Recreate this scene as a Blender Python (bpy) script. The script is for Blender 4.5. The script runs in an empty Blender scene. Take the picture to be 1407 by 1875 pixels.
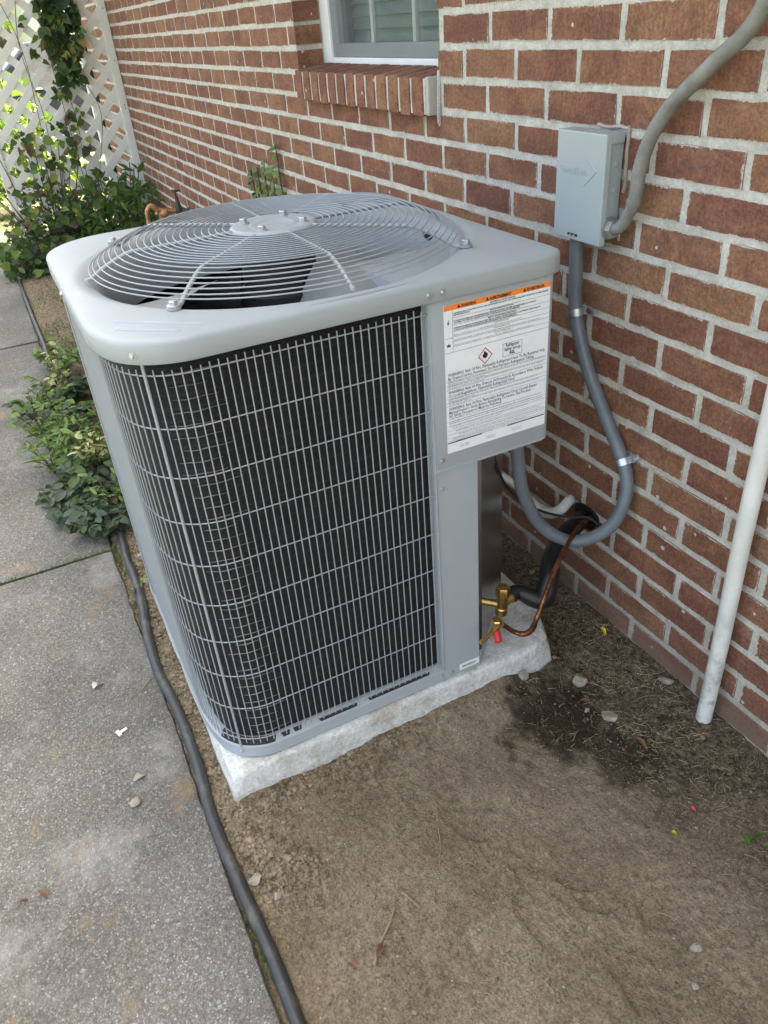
import bpy, bmesh, math, random
import numpy as np
from mathutils import Vector, Matrix

R = math.radians
random.seed(7)
rng = np.random.default_rng(7)
sc = bpy.context.scene
col = sc.collection

# ------------------------------------------------------------------ camera
CAM = np.array([1.20386, -1.05618, 1.29446])
RIGHT = np.array([0.44809871, 0.89098219, -0.0732003])
DOWN = np.array([0.46031195, -0.30014357, -0.83547995])
FWD = np.array([-0.76636835, 0.34068252, -0.5446237])
FPX = 1403.644
cam = bpy.data.cameras.new('camera')
cam_o = bpy.data.objects.new('camera', cam)
col.objects.link(cam_o)
cam.sensor_fit = 'HORIZONTAL'
cam.sensor_width = 36.0
cam.lens = 36.0 * FPX / 1407.0
cam.clip_start = 0.02
cam.clip_end = 500
m = Matrix.Identity(4)
for i in range(3):
    m[i][0] = RIGHT[i]; m[i][1] = -DOWN[i]; m[i][2] = -FWD[i]; m[i][3] = CAM[i]
cam_o.matrix_world = m
sc.camera = cam_o

# ------------------------------------------------------------------ sky, sun, exposure
SUN_EL, SUN_AZ = 52.0, 100.0          # the sun stands behind the house: azimuth measured from +x towards +y
w = bpy.data.worlds.new('World')
sc.world = w
w.use_nodes = True
nt = w.node_tree
bg = nt.nodes['Background']
sky = nt.nodes.new('ShaderNodeTexSky')
sky.sky_type = 'NISHITA'
sky.sun_disc = False
sky.sun_elevation = R(SUN_EL)
sky.sun_rotation = R(90.0 - SUN_AZ)
sky.air_density = 0.45
sky.dust_density = 9.0
sky.ozone_density = 0.0
haze_tint = nt.nodes.new('ShaderNodeMix'); haze_tint.data_type = 'RGBA'; haze_tint.blend_type = 'MULTIPLY'
haze_tint.inputs[0].default_value = 1.0
haze_tint.inputs[7].default_value = (1.06, 1.05, 0.865, 1)      # milky summer sky
nt.links.new(sky.outputs[0], haze_tint.inputs[6])
nt.links.new(haze_tint.outputs[2], bg.inputs[0])
bg.inputs[1].default_value = 0.15
sun = bpy.data.lights.new('sun', 'SUN')
sun.energy = 2.4
sun.angle = R(0.6)
sun.color = (1.0, 0.95, 0.87)
sun_o = bpy.data.objects.new('sun', sun)
col.objects.link(sun_o)
sd = Vector((math.cos(R(SUN_EL)) * math.cos(R(SUN_AZ)), math.cos(R(SUN_EL)) * math.sin(R(SUN_AZ)), math.sin(R(SUN_EL))))
sun_o.rotation_euler = sd.to_track_quat('Z', 'Y').to_euler()
sun_o.location = (0, 4, 8)
sc.view_settings.view_transform = 'Standard'
sc.view_settings.look = 'None'
sc.view_settings.gamma = 1.0
sc.view_settings.use_curve_mapping = False
sc.view_settings.exposure = 3.72
sc.cycles.use_denoising = True
sc.cycles.max_bounces = 8


# ------------------------------------------------------------------ helpers
def ray(x, y):
    return RIGHT * ((x - 703.5) / FPX) + DOWN * ((y - 937.5) / FPX) + FWD


def at(x, y, axis, val):
    """pixel of the photograph -> point on the plane axis = val"""
    d = ray(x, y)
    return CAM + d * ((val - CAM[axis]) / d[axis])


def on_plane(x, y, n, c):
    d = ray(x, y); n = np.array(n, float)
    return CAM + d * ((c - CAM @ n) / (d @ n))


def project(X):
    d = np.asarray(X, float) - CAM
    z = d @ FWD
    return np.stack([703.5 + FPX * (d @ RIGHT) / z, 937.5 + FPX * (d @ DOWN) / z], -1)


def obj(name, me, mat=None, parent=None):
    o = bpy.data.objects.new(name, me)
    col.objects.link(o)
    if mat is not None and me is not None and len(me.materials) == 0:
        me.materials.append(mat)
    if parent is not None:
        o.parent = parent
    return o


def tag(o, label=None, cat=None, group=None, kind=None):
    if label: o['label'] = label
    if cat: o['category'] = cat
    if group: o['group'] = group
    if kind: o['kind'] = kind
    return o


def thing(name, label, cat, group=None, loc=(0, 0, 0)):
    o = bpy.data.objects.new(name, None)
    o.empty_display_size = 0.05
    o.location = loc
    col.objects.link(o)
    return tag(o, label, cat, group)


class MB:
    """collects shapes into one mesh"""
    def __init__(s):
        s.v = []; s.f = []; s.uv = None

    def add(s, v, f):
        n = len(s.v)
        s.v.extend([tuple(p) for p in v])
        s.f.extend([tuple(i + n for i in q) for q in f])

    def box(s, a, b):
        x0, y0, z0 = a; x1, y1, z1 = b
        s.add([(x0, y0, z0), (x1, y0, z0), (x1, y1, z0), (x0, y1, z0), (x0, y0, z1), (x1, y0, z1), (x1, y1, z1), (x0, y1, z1)],
              [(0, 3, 2, 1), (4, 5, 6, 7), (0, 1, 5, 4), (1, 2, 6, 5), (2, 3, 7, 6), (3, 0, 4, 7)])

    def prism(s, pts, z0, z1):
        n = len(pts)
        s.add([(p[0], p[1], z0) for p in pts] + [(p[0], p[1], z1) for p in pts],
              [tuple(range(n - 1, -1, -1)), tuple(range(n, 2 * n))] + [(i, (i + 1) % n, (i + 1) % n + n, i + n) for i in range(n)])

    def tube(s, path, r, seg=8, caps=True, closed=False):
        P = [Vector(p) for p in path]
        n = len(P)
        T = []
        for i in range(n):
            if closed:
                t = P[(i + 1) % n] - P[i - 1]
            else:
                t = P[min(i + 1, n - 1)] - P[max(i - 1, 0)]
            T.append(t.normalized())
        ref = Vector((0, 0, 1)) if abs(T[0].z) < 0.9 else Vector((1, 0, 0))
        N = (ref - T[0] * ref.dot(T[0])).normalized()
        vs = []
        for i in range(n):
            if i:
                N = (N - T[i] * N.dot(T[i]))
                N = N.normalized()
            B = T[i].cross(N)
            rr = r[i] if hasattr(r, '__len__') else r
            for k in range(seg):
                a = 2 * math.pi * k / seg
                vs.append(P[i] + (N * math.cos(a) + B * math.sin(a)) * rr)
        fs = []
        for i in range(n if closed else n - 1):
            j = (i + 1) % n
            for k in range(seg):
                l = (k + 1) % seg
                fs.append((i * seg + k, i * seg + l, j * seg + l, j * seg + k))
        if caps and not closed:
            fs.append(tuple(range(seg - 1, -1, -1)))
            fs.append(tuple((n - 1) * seg + k for k in range(seg)))
        s.add(vs, fs)

    def lathe(s, prof, o, axis=(0, 0, 1), seg=16):
        """prof: (r, h) along axis from o"""
        A = Vector(axis).normalized()
        ref = Vector((1, 0, 0)) if abs(A.x) < 0.9 else Vector((0, 1, 0))
        N = (ref - A * ref.dot(A)).normalized(); B = A.cross(N); O = Vector(o)
        vs = []; fs = []
        for r, h in prof:
            for k in range(seg):
                a = 2 * math.pi * k / seg
                vs.append(O + A * h + (N * math.cos(a) + B * math.sin(a)) * max(r, 1e-5))
        for i in range(len(prof) - 1):
            for k in range(seg):
                l = (k + 1) % seg
                fs.append((i * seg + k, i * seg + l, (i + 1) * seg + l, (i + 1) * seg + k))
        fs.append(tuple(range(seg - 1, -1, -1)))
        fs.append(tuple((len(prof) - 1) * seg + k for k in range(seg)))
        s.add(vs, fs)

    def mesh(s, name, smooth=False, bevel=0.0, angle=40):
        me = bpy.data.meshes.new(name)
        me.from_pydata([tuple(v) for v in s.v], [], s.f)
        if bevel > 0:
            bm = bmesh.new(); bm.from_mesh(me)
            es = [e for e in bm.edges if len(e.link_faces) == 2 and e.calc_face_angle(0) > R(35)]
            bmesh.ops.bevel(bm, geom=es, offset=bevel, segments=2, profile=0.5, affect='EDGES', clamp_overlap=True)
            bm.to_mesh(me); bm.free()
        bm = bmesh.new(); bm.from_mesh(me)
        bmesh.ops.recalc_face_normals(bm, faces=bm.faces)
        if smooth:
            for f in bm.faces: f.smooth = True
            for e in bm.edges:
                if len(e.link_faces) == 2 and e.calc_face_angle(0) > R(angle): e.smooth = False
        bm.to_mesh(me); bm.free()
        return me

    def build(s, name, mat, parent=None, smooth=False, bevel=0.0, angle=40):
        return obj(name, s.mesh(name, smooth, bevel, angle), mat, parent)


def catmull(P, step=0.004):
    P = [np.array(p, float) for p in P]
    P = [2 * P[0] - P[1]] + P + [2 * P[-1] - P[-2]]
    out = []
    for i in range(1, len(P) - 2):
        a, b, c, d = P[i - 1:i + 3]
        n = max(2, int(np.linalg.norm(c - b) / step))
        for k in range(n):
            t = k / n
            out.append(0.5 * ((2 * b) + (c - a) * t + (2 * a - 5 * b + 4 * c - d) * t * t + (3 * b - a - 3 * c + d) * t ** 3))
    out.append(P[-2])
    return out


def vnoise(x, y, scale, seed):
    """smooth value noise in numpy, -1..1"""
    x = np.asarray(x) * scale + seed * 17.31; y = np.asarray(y) * scale + seed * 9.77
    xi = np.floor(x).astype(np.int64); yi = np.floor(y).astype(np.int64)
    fx = x - xi; fy = y - yi
    fx = fx * fx * (3 - 2 * fx); fy = fy * fy * (3 - 2 * fy)

    def h(a, b):
        n = (a * 374761393 + b * 668265263 + seed * 144665) & 0x7fffffff
        n = ((n ^ (n >> 13)) * 1274126177) & 0x7fffffff
        n = (n ^ (n >> 16)) & 0xffff
        return n / 32767.5 - 1
    return (h(xi, yi) * (1 - fx) + h(xi + 1, yi) * fx) * (1 - fy) + (h(xi, yi + 1) * (1 - fx) + h(xi + 1, yi + 1) * fx) * fy


def sstep(a, b, x):
    t = np.clip((np.asarray(x, float) - a) / (b - a), 0, 1)
    return t * t * (3 - 2 * t)


# ------------------------------------------------------------------ materials
class NG:
    def __init__(s, name):
        s.m = bpy.data.materials.new(name); s.m.use_nodes = True
        s.t = s.m.node_tree; s.b = s.t.nodes['Principled BSDF']

    def n(s, typ, **kw):
        nd = s.t.nodes.new('ShaderNode' + typ)
        ins = kw.pop('ins', {})
        for k, v in kw.items(): setattr(nd, k, v)
        for k, v in ins.items(): s.put(nd.inputs[k], v)
        return nd

    def put(s, sock, v):
        if isinstance(v, bpy.types.NodeSocket): s.t.links.new(v, sock)
        elif isinstance(v, (tuple, list)) and len(v) == 3 and sock.type == 'RGBA': sock.default_value = (*v, 1)
        else: sock.default_value = v

    def noise(s, scale, vec=None, detail=4, rough=0.55, dist=0.0):
        nd = s.n('TexNoise', ins={'Scale': scale, 'Detail': detail, 'Roughness': rough, 'Distortion': dist})
        if vec is not None: s.put(nd.inputs['Vector'], vec)
        return nd.outputs['Fac']

    def vor(s, scale, vec=None, feature='F1', out='Distance', rnd=1.0):
        nd = s.n('TexVoronoi', feature=feature, ins={'Scale': scale, 'Randomness': rnd})
        if vec is not None: s.put(nd.inputs['Vector'], vec)
        return nd.outputs[out]

    def math(s, op, a, b=0.5, c=None, clamp=False):
        nd = s.n('Math', operation=op, use_clamp=clamp)
        s.put(nd.inputs[0], a); s.put(nd.inputs[1], b)
        if c is not None: s.put(nd.inputs[2], c)
        return nd.outputs[0]

    def ramp(s, f, stops, interp='LINEAR'):
        nd = s.n('ValToRGB'); cr = nd.color_ramp; cr.interpolation = interp
        while len(cr.elements) < len(stops): cr.elements.new(0.5)
        for e, (p, c) in zip(cr.elements, stops):
            e.position = p
            e.color = (*c, 1) if hasattr(c, '__len__') else (c, c, c, 1)
        s.put(nd.inputs[0], f)
        return nd.outputs[0]

    def mix(s, f, a, b, mode='MIX'):
        nd = s.n('Mix', data_type='RGBA', blend_type=mode)
        s.put(nd.inputs[0], f); s.put(nd.inputs[6], a); s.put(nd.inputs[7], b)
        return nd.outputs[2]

    def step(s, f, a, b):
        return s.n('MapRange', interpolation_type='SMOOTHSTEP', ins={0: f, 1: a, 2: b, 3: 0.0, 4: 1.0}).outputs[0]

    def pos(s):
        return s.n('NewGeometry').outputs['Position']

    def objc(s):
        return s.n('TexCoord').outputs['Object']

    def rand(s):
        return s.n('ObjectInfo').outputs['Random']

    def bump(s, h, strength=0.5, dist=0.002):
        nd = s.n('Bump', ins={'Strength': strength, 'Distance': dist, 'Height': h})
        s.put(s.b.inputs['Normal'], nd.outputs[0])

    def fin(s, color=None, rough=None, metal=None, spec=None):
        if color is not None: s.put(s.b.inputs['Base Color'], color)
        if rough is not None: s.put(s.b.inputs['Roughness'], rough)
        if metal is not None: s.put(s.b.inputs['Metallic'], metal)
        if spec is not None: s.put(s.b.inputs['Specular IOR Level'], spec)
        return s.m


def simple(name, c, rough=0.5, metal=0.0, var=0.12, scale=18, bump=0.0, bscale=200, spec=None):
    g = NG(name)
    n = g.noise(scale, g.objc(), 5)
    lo = tuple(x * (1 - var) for x in c); hi = tuple(min(1, x * (1 + var)) for x in c)
    colr = g.ramp(n, [(0.3, lo), (0.7, hi)])
    if bump: g.bump(g.noise(bscale, g.objc(), 3), bump, 0.001)
    rr = g.math('ADD', g.math('MULTIPLY', n, 0.16), rough - 0.08)
    return g.fin(colr, rr, metal, spec)


def m_paint():
    g = NG('grey enamel')
    n = g.noise(9, g.objc(), 4); d = g.noise(60, g.objc(), 5, 0.7)
    c = g.ramp(n, [(0.3, (0.322, 0.350, 0.378)), (0.7, (0.345, 0.374, 0.402))])
    c = g.mix(g.math('MULTIPLY', g.step(d, 0.6, 0.8), 0.25), c, (0.47, 0.46, 0.43))
    g.bump(g.noise(900, g.objc(), 2), 0.04, 0.0006)
    return g.fin(c, g.math('ADD', 0.37, g.math('MULTIPLY', d, 0.14)), 0.0, 0.28)


M = {}
M['paint'] = m_paint()
M['wire'] = simple('grey vinyl coated wire', (0.31, 0.332, 0.356), 0.45, 0, 0.05)
M['blade'] = simple('grey fan blade', (0.24, 0.25, 0.26), 0.5, 0.1, 0.1)
M['dark'] = simple('dark interior', (0.012, 0.012, 0.014), 0.7)
M['steel'] = simple('bright screw steel', (0.5, 0.51, 0.53), 0.45, 0.8)
M['galv'] = simple('galvanised strap', (0.5, 0.52, 0.54), 0.36, 0.85, 0.25, 60)
M['brass'] = simple('brass', (0.62, 0.43, 0.15), 0.32, 1.0, 0.22, 70, 0.1, 300)
M['copper'] = None
M['foam'] = simple('black foam insulation', (0.008, 0.008, 0.009), 0.42, 0, 0.3, 40, 0.1, 90)
M['redcap'] = simple('red plastic cap', (0.5, 0.02, 0.03), 0.4)
M['label'] = simple('label white', (0.76, 0.79, 0.84), 0.4, 0, 0.03)
M['orange'] = simple('label orange', (0.82, 0.24, 0.045), 0.45, 0, 0.03)
M['ink'] = simple('label ink', (0.02, 0.021, 0.03), 0.5)
M['inkgrey'] = simple('label grey ink', (0.055, 0.057, 0.07), 0.5)
M['redline'] = simple('label red', (0.6, 0.03, 0.06), 0.45)
M['whip'] = simple('grey conduit pvc', (0.135, 0.152, 0.175), 0.36, 0, 0.12, 14)
M['conduit_old'] = simple('weathered conduit', (0.21, 0.207, 0.19), 0.6, 0, 0.28, 22, 0.12, 120)
M['boxgrey'] = simple('disconnect grey', (0.34, 0.385, 0.395), 0.42, 0, 0.05, 6)
M['pvc'] = None
M['white_frame'] = simple('white vinyl', (0.72, 0.73, 0.74), 0.4, 0, 0.04)
M['sash'] = simple('grey sash', (0.42, 0.44, 0.46), 0.5, 0, 0.05)
M['blind'] = simple('blind slat', (0.72, 0.73, 0.71), 0.6, 0, 0.05)
M['hose'] = None
M['verdigris'] = simple('aged valve bronze', (0.06, 0.062, 0.055), 0.55, 0.6, 0.4, 60, 0.3, 150)
M['rust'] = simple('rusty handle', (0.09, 0.04, 0.03), 0.75, 0.2, 0.3, 60)
M['soldered'] = simple('soldered copper', (0.44, 0.24, 0.13), 0.5, 0.6, 0.35, 40, 0.2, 100)
M['cable'] = simple('black cable', (0.012, 0.011, 0.01), 0.5)
M['silicone'] = simple('clear caulk', (0.34, 0.28, 0.25), 0.35, 0, 0.2, 40)

g = NG('worn copper')
n = g.noise(35, g.objc(), 5, 0.7)
M['copper'] = g.fin(g.ramp(n, [(0.40, (0.05, 0.03, 0.022)), (0.5, (0.28, 0.115, 0.06)), (0.62, (0.46, 0.20, 0.11))]), g.ramp(n, [(0.3, 0.6), (0.7, 0.28)]), g.ramp(n, [(0.3, 0.35), (0.5, 1.0)]))
g = NG('white pvc')
n = g.noise(14, g.objc(), 6, 0.65); p2 = g.n('SeparateXYZ', ins={0: g.pos()}).outputs[2]
dirt = g.math('MULTIPLY', g.step(g.noise(30, g.objc(), 6, 0.7), 0.42, 0.7), g.step(p2, 0.42, 0.0))
c = g.ramp(n, [(0.3, (0.56, 0.56, 0.53)), (0.7, (0.69, 0.69, 0.66))])
M['pvc'] = g.fin(g.mix(dirt, c, (0.19, 0.19, 0.18)), 0.42)
g = NG('black rubber hose')
n = g.noise(24, g.objc(), 6, 0.65)
g.bump(g.noise(160, g.objc(), 4), 0.25, 0.001)
M['hose'] = g.fin(g.mix(g.step(n, 0.48, 0.75), (0.026, 0.028, 0.031), (0.085, 0.078, 0.066)), 0.5)

# stainless side sheet below the control box
g = NG('bare sheet metal')
vec = g.n('Mapping', ins={'Vector': g.pos(), 'Scale': (2, 2, 60)}).outputs[0]
g.bump(g.noise(2, g.n('Mapping', ins={'Vector': g.pos(), 'Scale': (1.0, 1.0, 9)}).outputs[0], 1), 0.12, 0.008)
M['sheet'] = g.fin((0.50, 0.505, 0.515), g.math('ADD', 0.20, g.math('MULTIPLY', g.noise(3, vec, 2), 0.08)), 1.0)

# condenser coil: thin black fins with tube rows
g = NG('coil fins')
px = g.n('SeparateXYZ', ins={0: g.pos()})
z = px.outputs[2]
fr = g.math('FRACT', g.math('MULTIPLY', z, 47.6))
line = g.step(g.math('ABSOLUTE', g.math('SUBTRACT', fr, 0.5)), 0.12, 0.03)
nn = g.noise(22, g.pos(), 5, 0.7)
c = g.ramp(nn, [(0.35, (0.006, 0.0065, 0.008)), (0.7, (0.013, 0.013, 0.0145))])
c = g.mix(g.math('MULTIPLY', line, g.math('MULTIPLY', nn, 0.6)), c, (0.045, 0.040, 0.034))
fin = g.n('TexWave', wave_type='BANDS', bands_direction='Z', ins={'Scale': 150.0, 'Distortion': 0.4, 'Detail': 1.0, 'Vector': g.pos()})
g.bump(fin.outputs[1], 0.5, 0.002)
M['coil'] = g.fin(c, 0.55, 0.0, 0.3)
M['tube_row'] = simple('copper tube showing between fins', (0.17, 0.155, 0.14), 0.4, 0.5, 0.4, 60)


# brick: colour per brick, mortar smears along the edges
def m_brick(name='brick'):
    g = NG(name)
    uv = g.n('UVMap', uv_map='face').outputs[0]
    at_ = g.n('Attribute', attribute_name='brnd').outputs['Fac']
    rnd = g.math('FRACT', g.math('ADD', g.rand(), at_))
    P = g.pos()
    off = g.n('CombineXYZ', ins={0: g.math('MULTIPLY', rnd, 91.0), 1: g.math('MULTIPLY', rnd, 37.0), 2: 0.0}).outputs[0]
    V = g.n('VectorMath', operation='ADD', ins={0: P, 1: off}).outputs[0]
    VV = g.n('Mapping', ins={'Vector': V, 'Scale': (9, 9, 16)}).outputs[0]
    blotch = g.noise(1.0, VV, 3, 0.6, 0.6)
    base = g.ramp(rnd, [(0.0, (0.188, 0.084, 0.055)), (0.3, (0.212, 0.100, 0.062)), (0.55, (0.226, 0.112, 0.067)), (0.8, (0.242, 0.130, 0.074)), (0.9, (0.205, 0.093, 0.060)), (1.0, (0.172, 0.075, 0.053))])
    dark = g.mix(0.5, base, (0.125, 0.053, 0.043))
    lite = g.mix(0.5, base, (0.26, 0.146, 0.082))
    c = g.mix(g.step(blotch, 0.38, 0.56), dark, base)
    c = g.mix(g.step(blotch, 0.5, 0.74), c, lite)
    fine = g.noise(170, V, 5, 0.75)
    c = g.mix(0.75, c, g.ramp(fine, [(0.40, (0.62, 0.62, 0.63)), (0.60, (1.32, 1.3, 1.28))]), 'MULTIPLY')
    pits = g.vor(85, V)
    c = g.mix(g.math('MULTIPLY', g.step(pits, 0.13, 0.05), 0.65), c, (0.035, 0.016, 0.012))
    # drag marks
    drag = g.noise(1.0, g.n('Mapping', ins={'Vector': V, 'Scale': (210, 10, 26)}).outputs[0], 3)
    c = g.mix(0.3, c, g.ramp(drag, [(0.4, (0.7, 0.7, 0.7)), (0.6, (1.25, 1.2, 1.15))]), 'MULTIPLY')
    # mortar smears
    s = g.n('SeparateXYZ', ins={0: uv})
    u, v = s.outputs[0], s.outputs[1]
    du = g.math('MULTIPLY', g.math('MINIMUM', u, g.math('SUBTRACT', 1.0, u)), 0.186)
    dv = g.math('MULTIPLY', g.math('MINIMUM', v, g.math('SUBTRACT', 1.0, v)), 0.054)
    d = g.math('MINIMUM', du, dv)
    sn = g.noise(150, P, 6, 0.8)
    big = g.noise(17, V, 2)
    wid = g.math('MULTIPLY', g.math('MULTIPLY', g.step(sn, 0.36, 0.72), g.step(big, 0.3, 0.72)), 0.0068)
    smear = g.step(g.math('SUBTRACT', wid, d), -0.0002, 0.0009)
    spl = g.vor(15, V)
    splm = g.math('MULTIPLY', g.step(g.math('ADD', spl, g.math('MULTIPLY', g.noise(60, P), 0.12)), 0.135, 0.115), 1.0)
    msk = g.math('MAXIMUM', smear, splm)
    haze = g.math('MULTIPLY', g.step(g.noise(11, V, 4, 0.7), 0.56, 0.85), 0.28)
    c = g.mix(haze, c, (0.42, 0.33, 0.27))
    c = g.mix(g.math('MULTIPLY', msk, 0.85), c, (0.54, 0.51, 0.455))
    # soil splash low on the wall
    z = g.n('SeparateXYZ', ins={0: P}).outputs[2]
    low = g.math('MULTIPLY', g.step(g.math('ADD', z, g.math('MULTIPLY', g.noise(9, P, 4), 0.10)), 0.17, 0.04), 0.72)
    c = g.mix(low, c, (0.17, 0.125, 0.095))
    g.bump(g.math('ADD', g.math('ADD', g.math('MULTIPLY', fine, 0.8), g.math('MULTIPLY', g.step(pits, 0.03, 0.16), 0.5)), g.math('MULTIPLY', msk, 0.6)), 0.6, 0.0016)
    return g.fin(c, 0.86, 0.0, 0.25)


M['brick'] = m_brick()
g = NG('mortar')
P = g.pos()
n1 = g.noise(14, P, 4); n2 = g.noise(230, P, 5, 0.75); n3 = g.noise(45, P, 4, 0.65)
c = g.ramp(n1, [(0.3, (0.46, 0.44, 0.395)), (0.7, (0.60, 0.58, 0.53))])
c = g.mix(0.6, c, g.ramp(n2, [(0.38, (0.68, 0.68, 0.68)), (0.6, (1.12, 1.12, 1.11))]), 'MULTIPLY')
c = g.mix(0.6, c, g.ramp(n3, [(0.36, (0.74, 0.73, 0.70)), (0.56, (1.06, 1.06, 1.05))]), 'MULTIPLY')
z = g.n('SeparateXYZ', ins={0: P}).outputs[2]
low = g.math('MULTIPLY', g.step(g.math('ADD', z, g.math('MULTIPLY', n1, 0.16)), 0.34, 0.05), 0.62)  # low joints browner: dirt plus ambient shade painted into the colour
c = g.mix(low, c, (0.27, 0.235, 0.18))
g.bump(g.math('ADD', g.math('MULTIPLY', n2, 0.5), n3), 0.9, 0.004)
M['mortar'] = g.fin(c, 0.95, 0, 0.15)
M['mortar_end'] = simple('grey cement patch', (0.40, 0.385, 0.345), 0.92, 0, 0.12, 30, 0.5, 120)

# concrete pad, walkway
g = NG('pad concrete')
P = g.pos()
n = g.noise(16, P, 8, 0.72); n2 = g.noise(140, P, 5, 0.7)
c = g.ramp(n, [(0.36, (0.50, 0.505, 0.495)), (0.5, (0.59, 0.595, 0.585)), (0.64, (0.67, 0.67, 0.655))])
st = g.math('MULTIPLY', g.step(g.noise(9, P, 7, 0.75), 0.50, 0.62), 0.6)
c = g.mix(st, c, (0.36, 0.31, 0.235))
z = g.n('SeparateXYZ', ins={0: P}).outputs[2]
soil = g.math('MULTIPLY', g.step(g.math('ADD', z, g.math('MULTIPLY', g.noise(30, P, 5, 0.7), 0.04)), 0.042, 0.018), 0.7)
c = g.mix(soil, c, (0.22, 0.165, 0.11))
pit = g.vor(55, P)
c = g.mix(g.math('MULTIPLY', g.step(pit, 0.13, 0.05), 0.65), c, (0.14, 0.13, 0.11))
c = g.mix(0.7, c, g.ramp(g.noise(120, P, 5, 0.75), [(0.40, (0.72, 0.71, 0.69)), (0.6, (1.1, 1.1, 1.09))]), 'MULTIPLY')
g.bump(g.math('ADD', g.math('MULTIPLY', n2, 0.5), g.math('MULTIPLY', g.noise(28, P, 4), 1.2)), 0.9, 0.006)
M['pad'] = g.fin(c, 0.9, 0, 0.2)

g = NG('exposed aggregate concrete')
P = g.pos()
n = g.noise(2.3, P, 5, 0.6); nf = g.noise(260, P, 4, 0.75)
cell = g.n('TexVoronoi', ins={'Scale': 330.0, 'Vector': P})
cc = g.n('SeparateColor', ins={0: cell.outputs['Color']})
agg = g.ramp(cc.outputs[0], [(0.0, (0.112, 0.106, 0.096)), (0.45, (0.158, 0.152, 0.140)), (0.75, (0.195, 0.189, 0.177)), (0.93, (0.25, 0.245, 0.234)), (1.0, (0.37, 0.37, 0.36))])
edge = g.step(cell.outputs['Distance'], 0.42, 0.62)
c = g.mix(g.math('MULTIPLY', edge, 0.5), agg, (0.125, 0.118, 0.106))
cell2 = g.n('TexVoronoi', ins={'Scale': 74.0, 'Vector': P})
cs2 = g.n('SeparateColor', ins={0: cell2.outputs['Color']})
big = g.math('MULTIPLY', g.step(cs2.outputs[1], 0.80, 0.86), g.step(cell2.outputs['Distance'], 0.34, 0.22))
c = g.mix(g.math('MULTIPLY', big, 0.45), c, g.ramp(cs2.outputs[2], [(0.0, (0.16, 0.15, 0.14)), (1.0, (0.42, 0.42, 0.41))]))
c = g.mix(0.75, c, g.ramp(n, [(0.36, (0.74, 0.73, 0.71)), (0.64, (1.2, 1.2, 1.19))]), 'MULTIPLY')
c = g.mix(0.6, c, g.ramp(g.noise(85, P, 5, 0.75), [(0.40, (0.72, 0.71, 0.70)), (0.60, (1.22, 1.22, 1.22))]), 'MULTIPLY')
# bleached worn patches and clay stains
wn = g.math('ADD', g.noise(3.1, P, 6, 0.68), g.math('MULTIPLY', g.noise(40, P, 4), 0.14))
c = g.mix(g.math('MULTIPLY', g.step(wn, 0.58, 0.78), 0.5), c, (0.36, 0.355, 0.34))
clay = g.math('ADD', g.noise(7.5, g.n('Mapping', ins={'Vector': P, 'Location': (3.3, 1.7, 0)}).outputs[0], 5, 0.7), g.math('MULTIPLY', g.noise(90, P, 4), 0.10))
c = g.mix(g.math('MULTIPLY', g.step(clay, 0.615, 0.76), 0.7), c, (0.27, 0.185, 0.105))
g.bump(g.math('ADD', g.math('ADD', g.math('MULTIPLY', nf, 0.5), g.math('MULTIPLY', edge, -0.6)), g.math('MULTIPLY', big, 0.5)), 0.85, 0.003)
M['walk'] = g.fin(c, 0.88, 0, 0.25)

# soil, driven by the vertex attributes: R damp, G loose crumbs, B thatch near the wall
g = NG('dry soil')
P = g.pos()
a = g.n('VertexColor', layer_name='soil')
s = g.n('SeparateColor', ins={0: a.outputs[0]})
n = g.noise(5, P, 6, 0.62); nf = g.noise(210, P, 4, 0.75); nm = g.noise(75, P, 5, 0.72)
c = g.ramp(n, [(0.36, (0.172, 0.134, 0.092)), (0.5, (0.216, 0.172, 0.121)), (0.64, (0.255, 0.208, 0.149))])
crumb = g.ramp(nm, [(0.40, (0.075, 0.056, 0.036)), (0.5, (0.19, 0.148, 0.10)), (0.61, (0.28, 0.222, 0.154))])
c = g.mix(0.45, c, g.ramp(nm, [(0.40, (0.55, 0.54, 0.52)), (0.60, (1.25, 1.25, 1.24))]), 'MULTIPLY')  # shading of the soil relief put into the colour as noise contrast
c = g.mix(s.outputs[1], c, crumb)
th = g.ramp(nm, [(0.40, (0.045, 0.034, 0.023)), (0.5, (0.11, 0.084, 0.058)), (0.62, (0.18, 0.142, 0.10))])
c = g.mix(s.outputs[2], c, th)
c = g.mix(0.75, c, g.ramp(nf, [(0.38, (0.5, 0.49, 0.48)), (0.62, (1.35, 1.33, 1.3))]), 'MULTIPLY')
grit = g.n('TexVoronoi', ins={'Scale': 150.0, 'Vector': P})
gs = g.n('SeparateColor', ins={0: grit.outputs['Color']})
gm = g.math('MULTIPLY', g.step(gs.outputs[0], 0.86, 0.9), g.step(grit.outputs['Distance'], 0.36, 0.22))
c = g.mix(g.math('MULTIPLY', gm, 0.75), c, g.ramp(gs.outputs[1], [(0.0, (0.07, 0.05, 0.035)), (0.75, (0.3, 0.245, 0.18)), (1.0, (0.52, 0.48, 0.40))]))
c = g.mix(s.outputs[0], c, g.mix(0.9, c, (0.085, 0.07, 0.058), 'MULTIPLY'))
g.bump(g.math('ADD', g.math('ADD', g.math('MULTIPLY', nf, 0.45), g.math('MULTIPLY', nm, 0.9)), g.math('MULTIPLY', gm, 0.35)), 1.0, 0.0055)
M['soil'] = g.fin(c, g.math('SUBTRACT', 0.95, g.math('MULTIPLY', s.outputs[0], 0.25)), 0, 0.2)
M['clod'] = simple('soil crumb', (0.19, 0.15, 0.103), 0.95, 0, 0.55, 25, 0.5, 300, 0.15)

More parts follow.
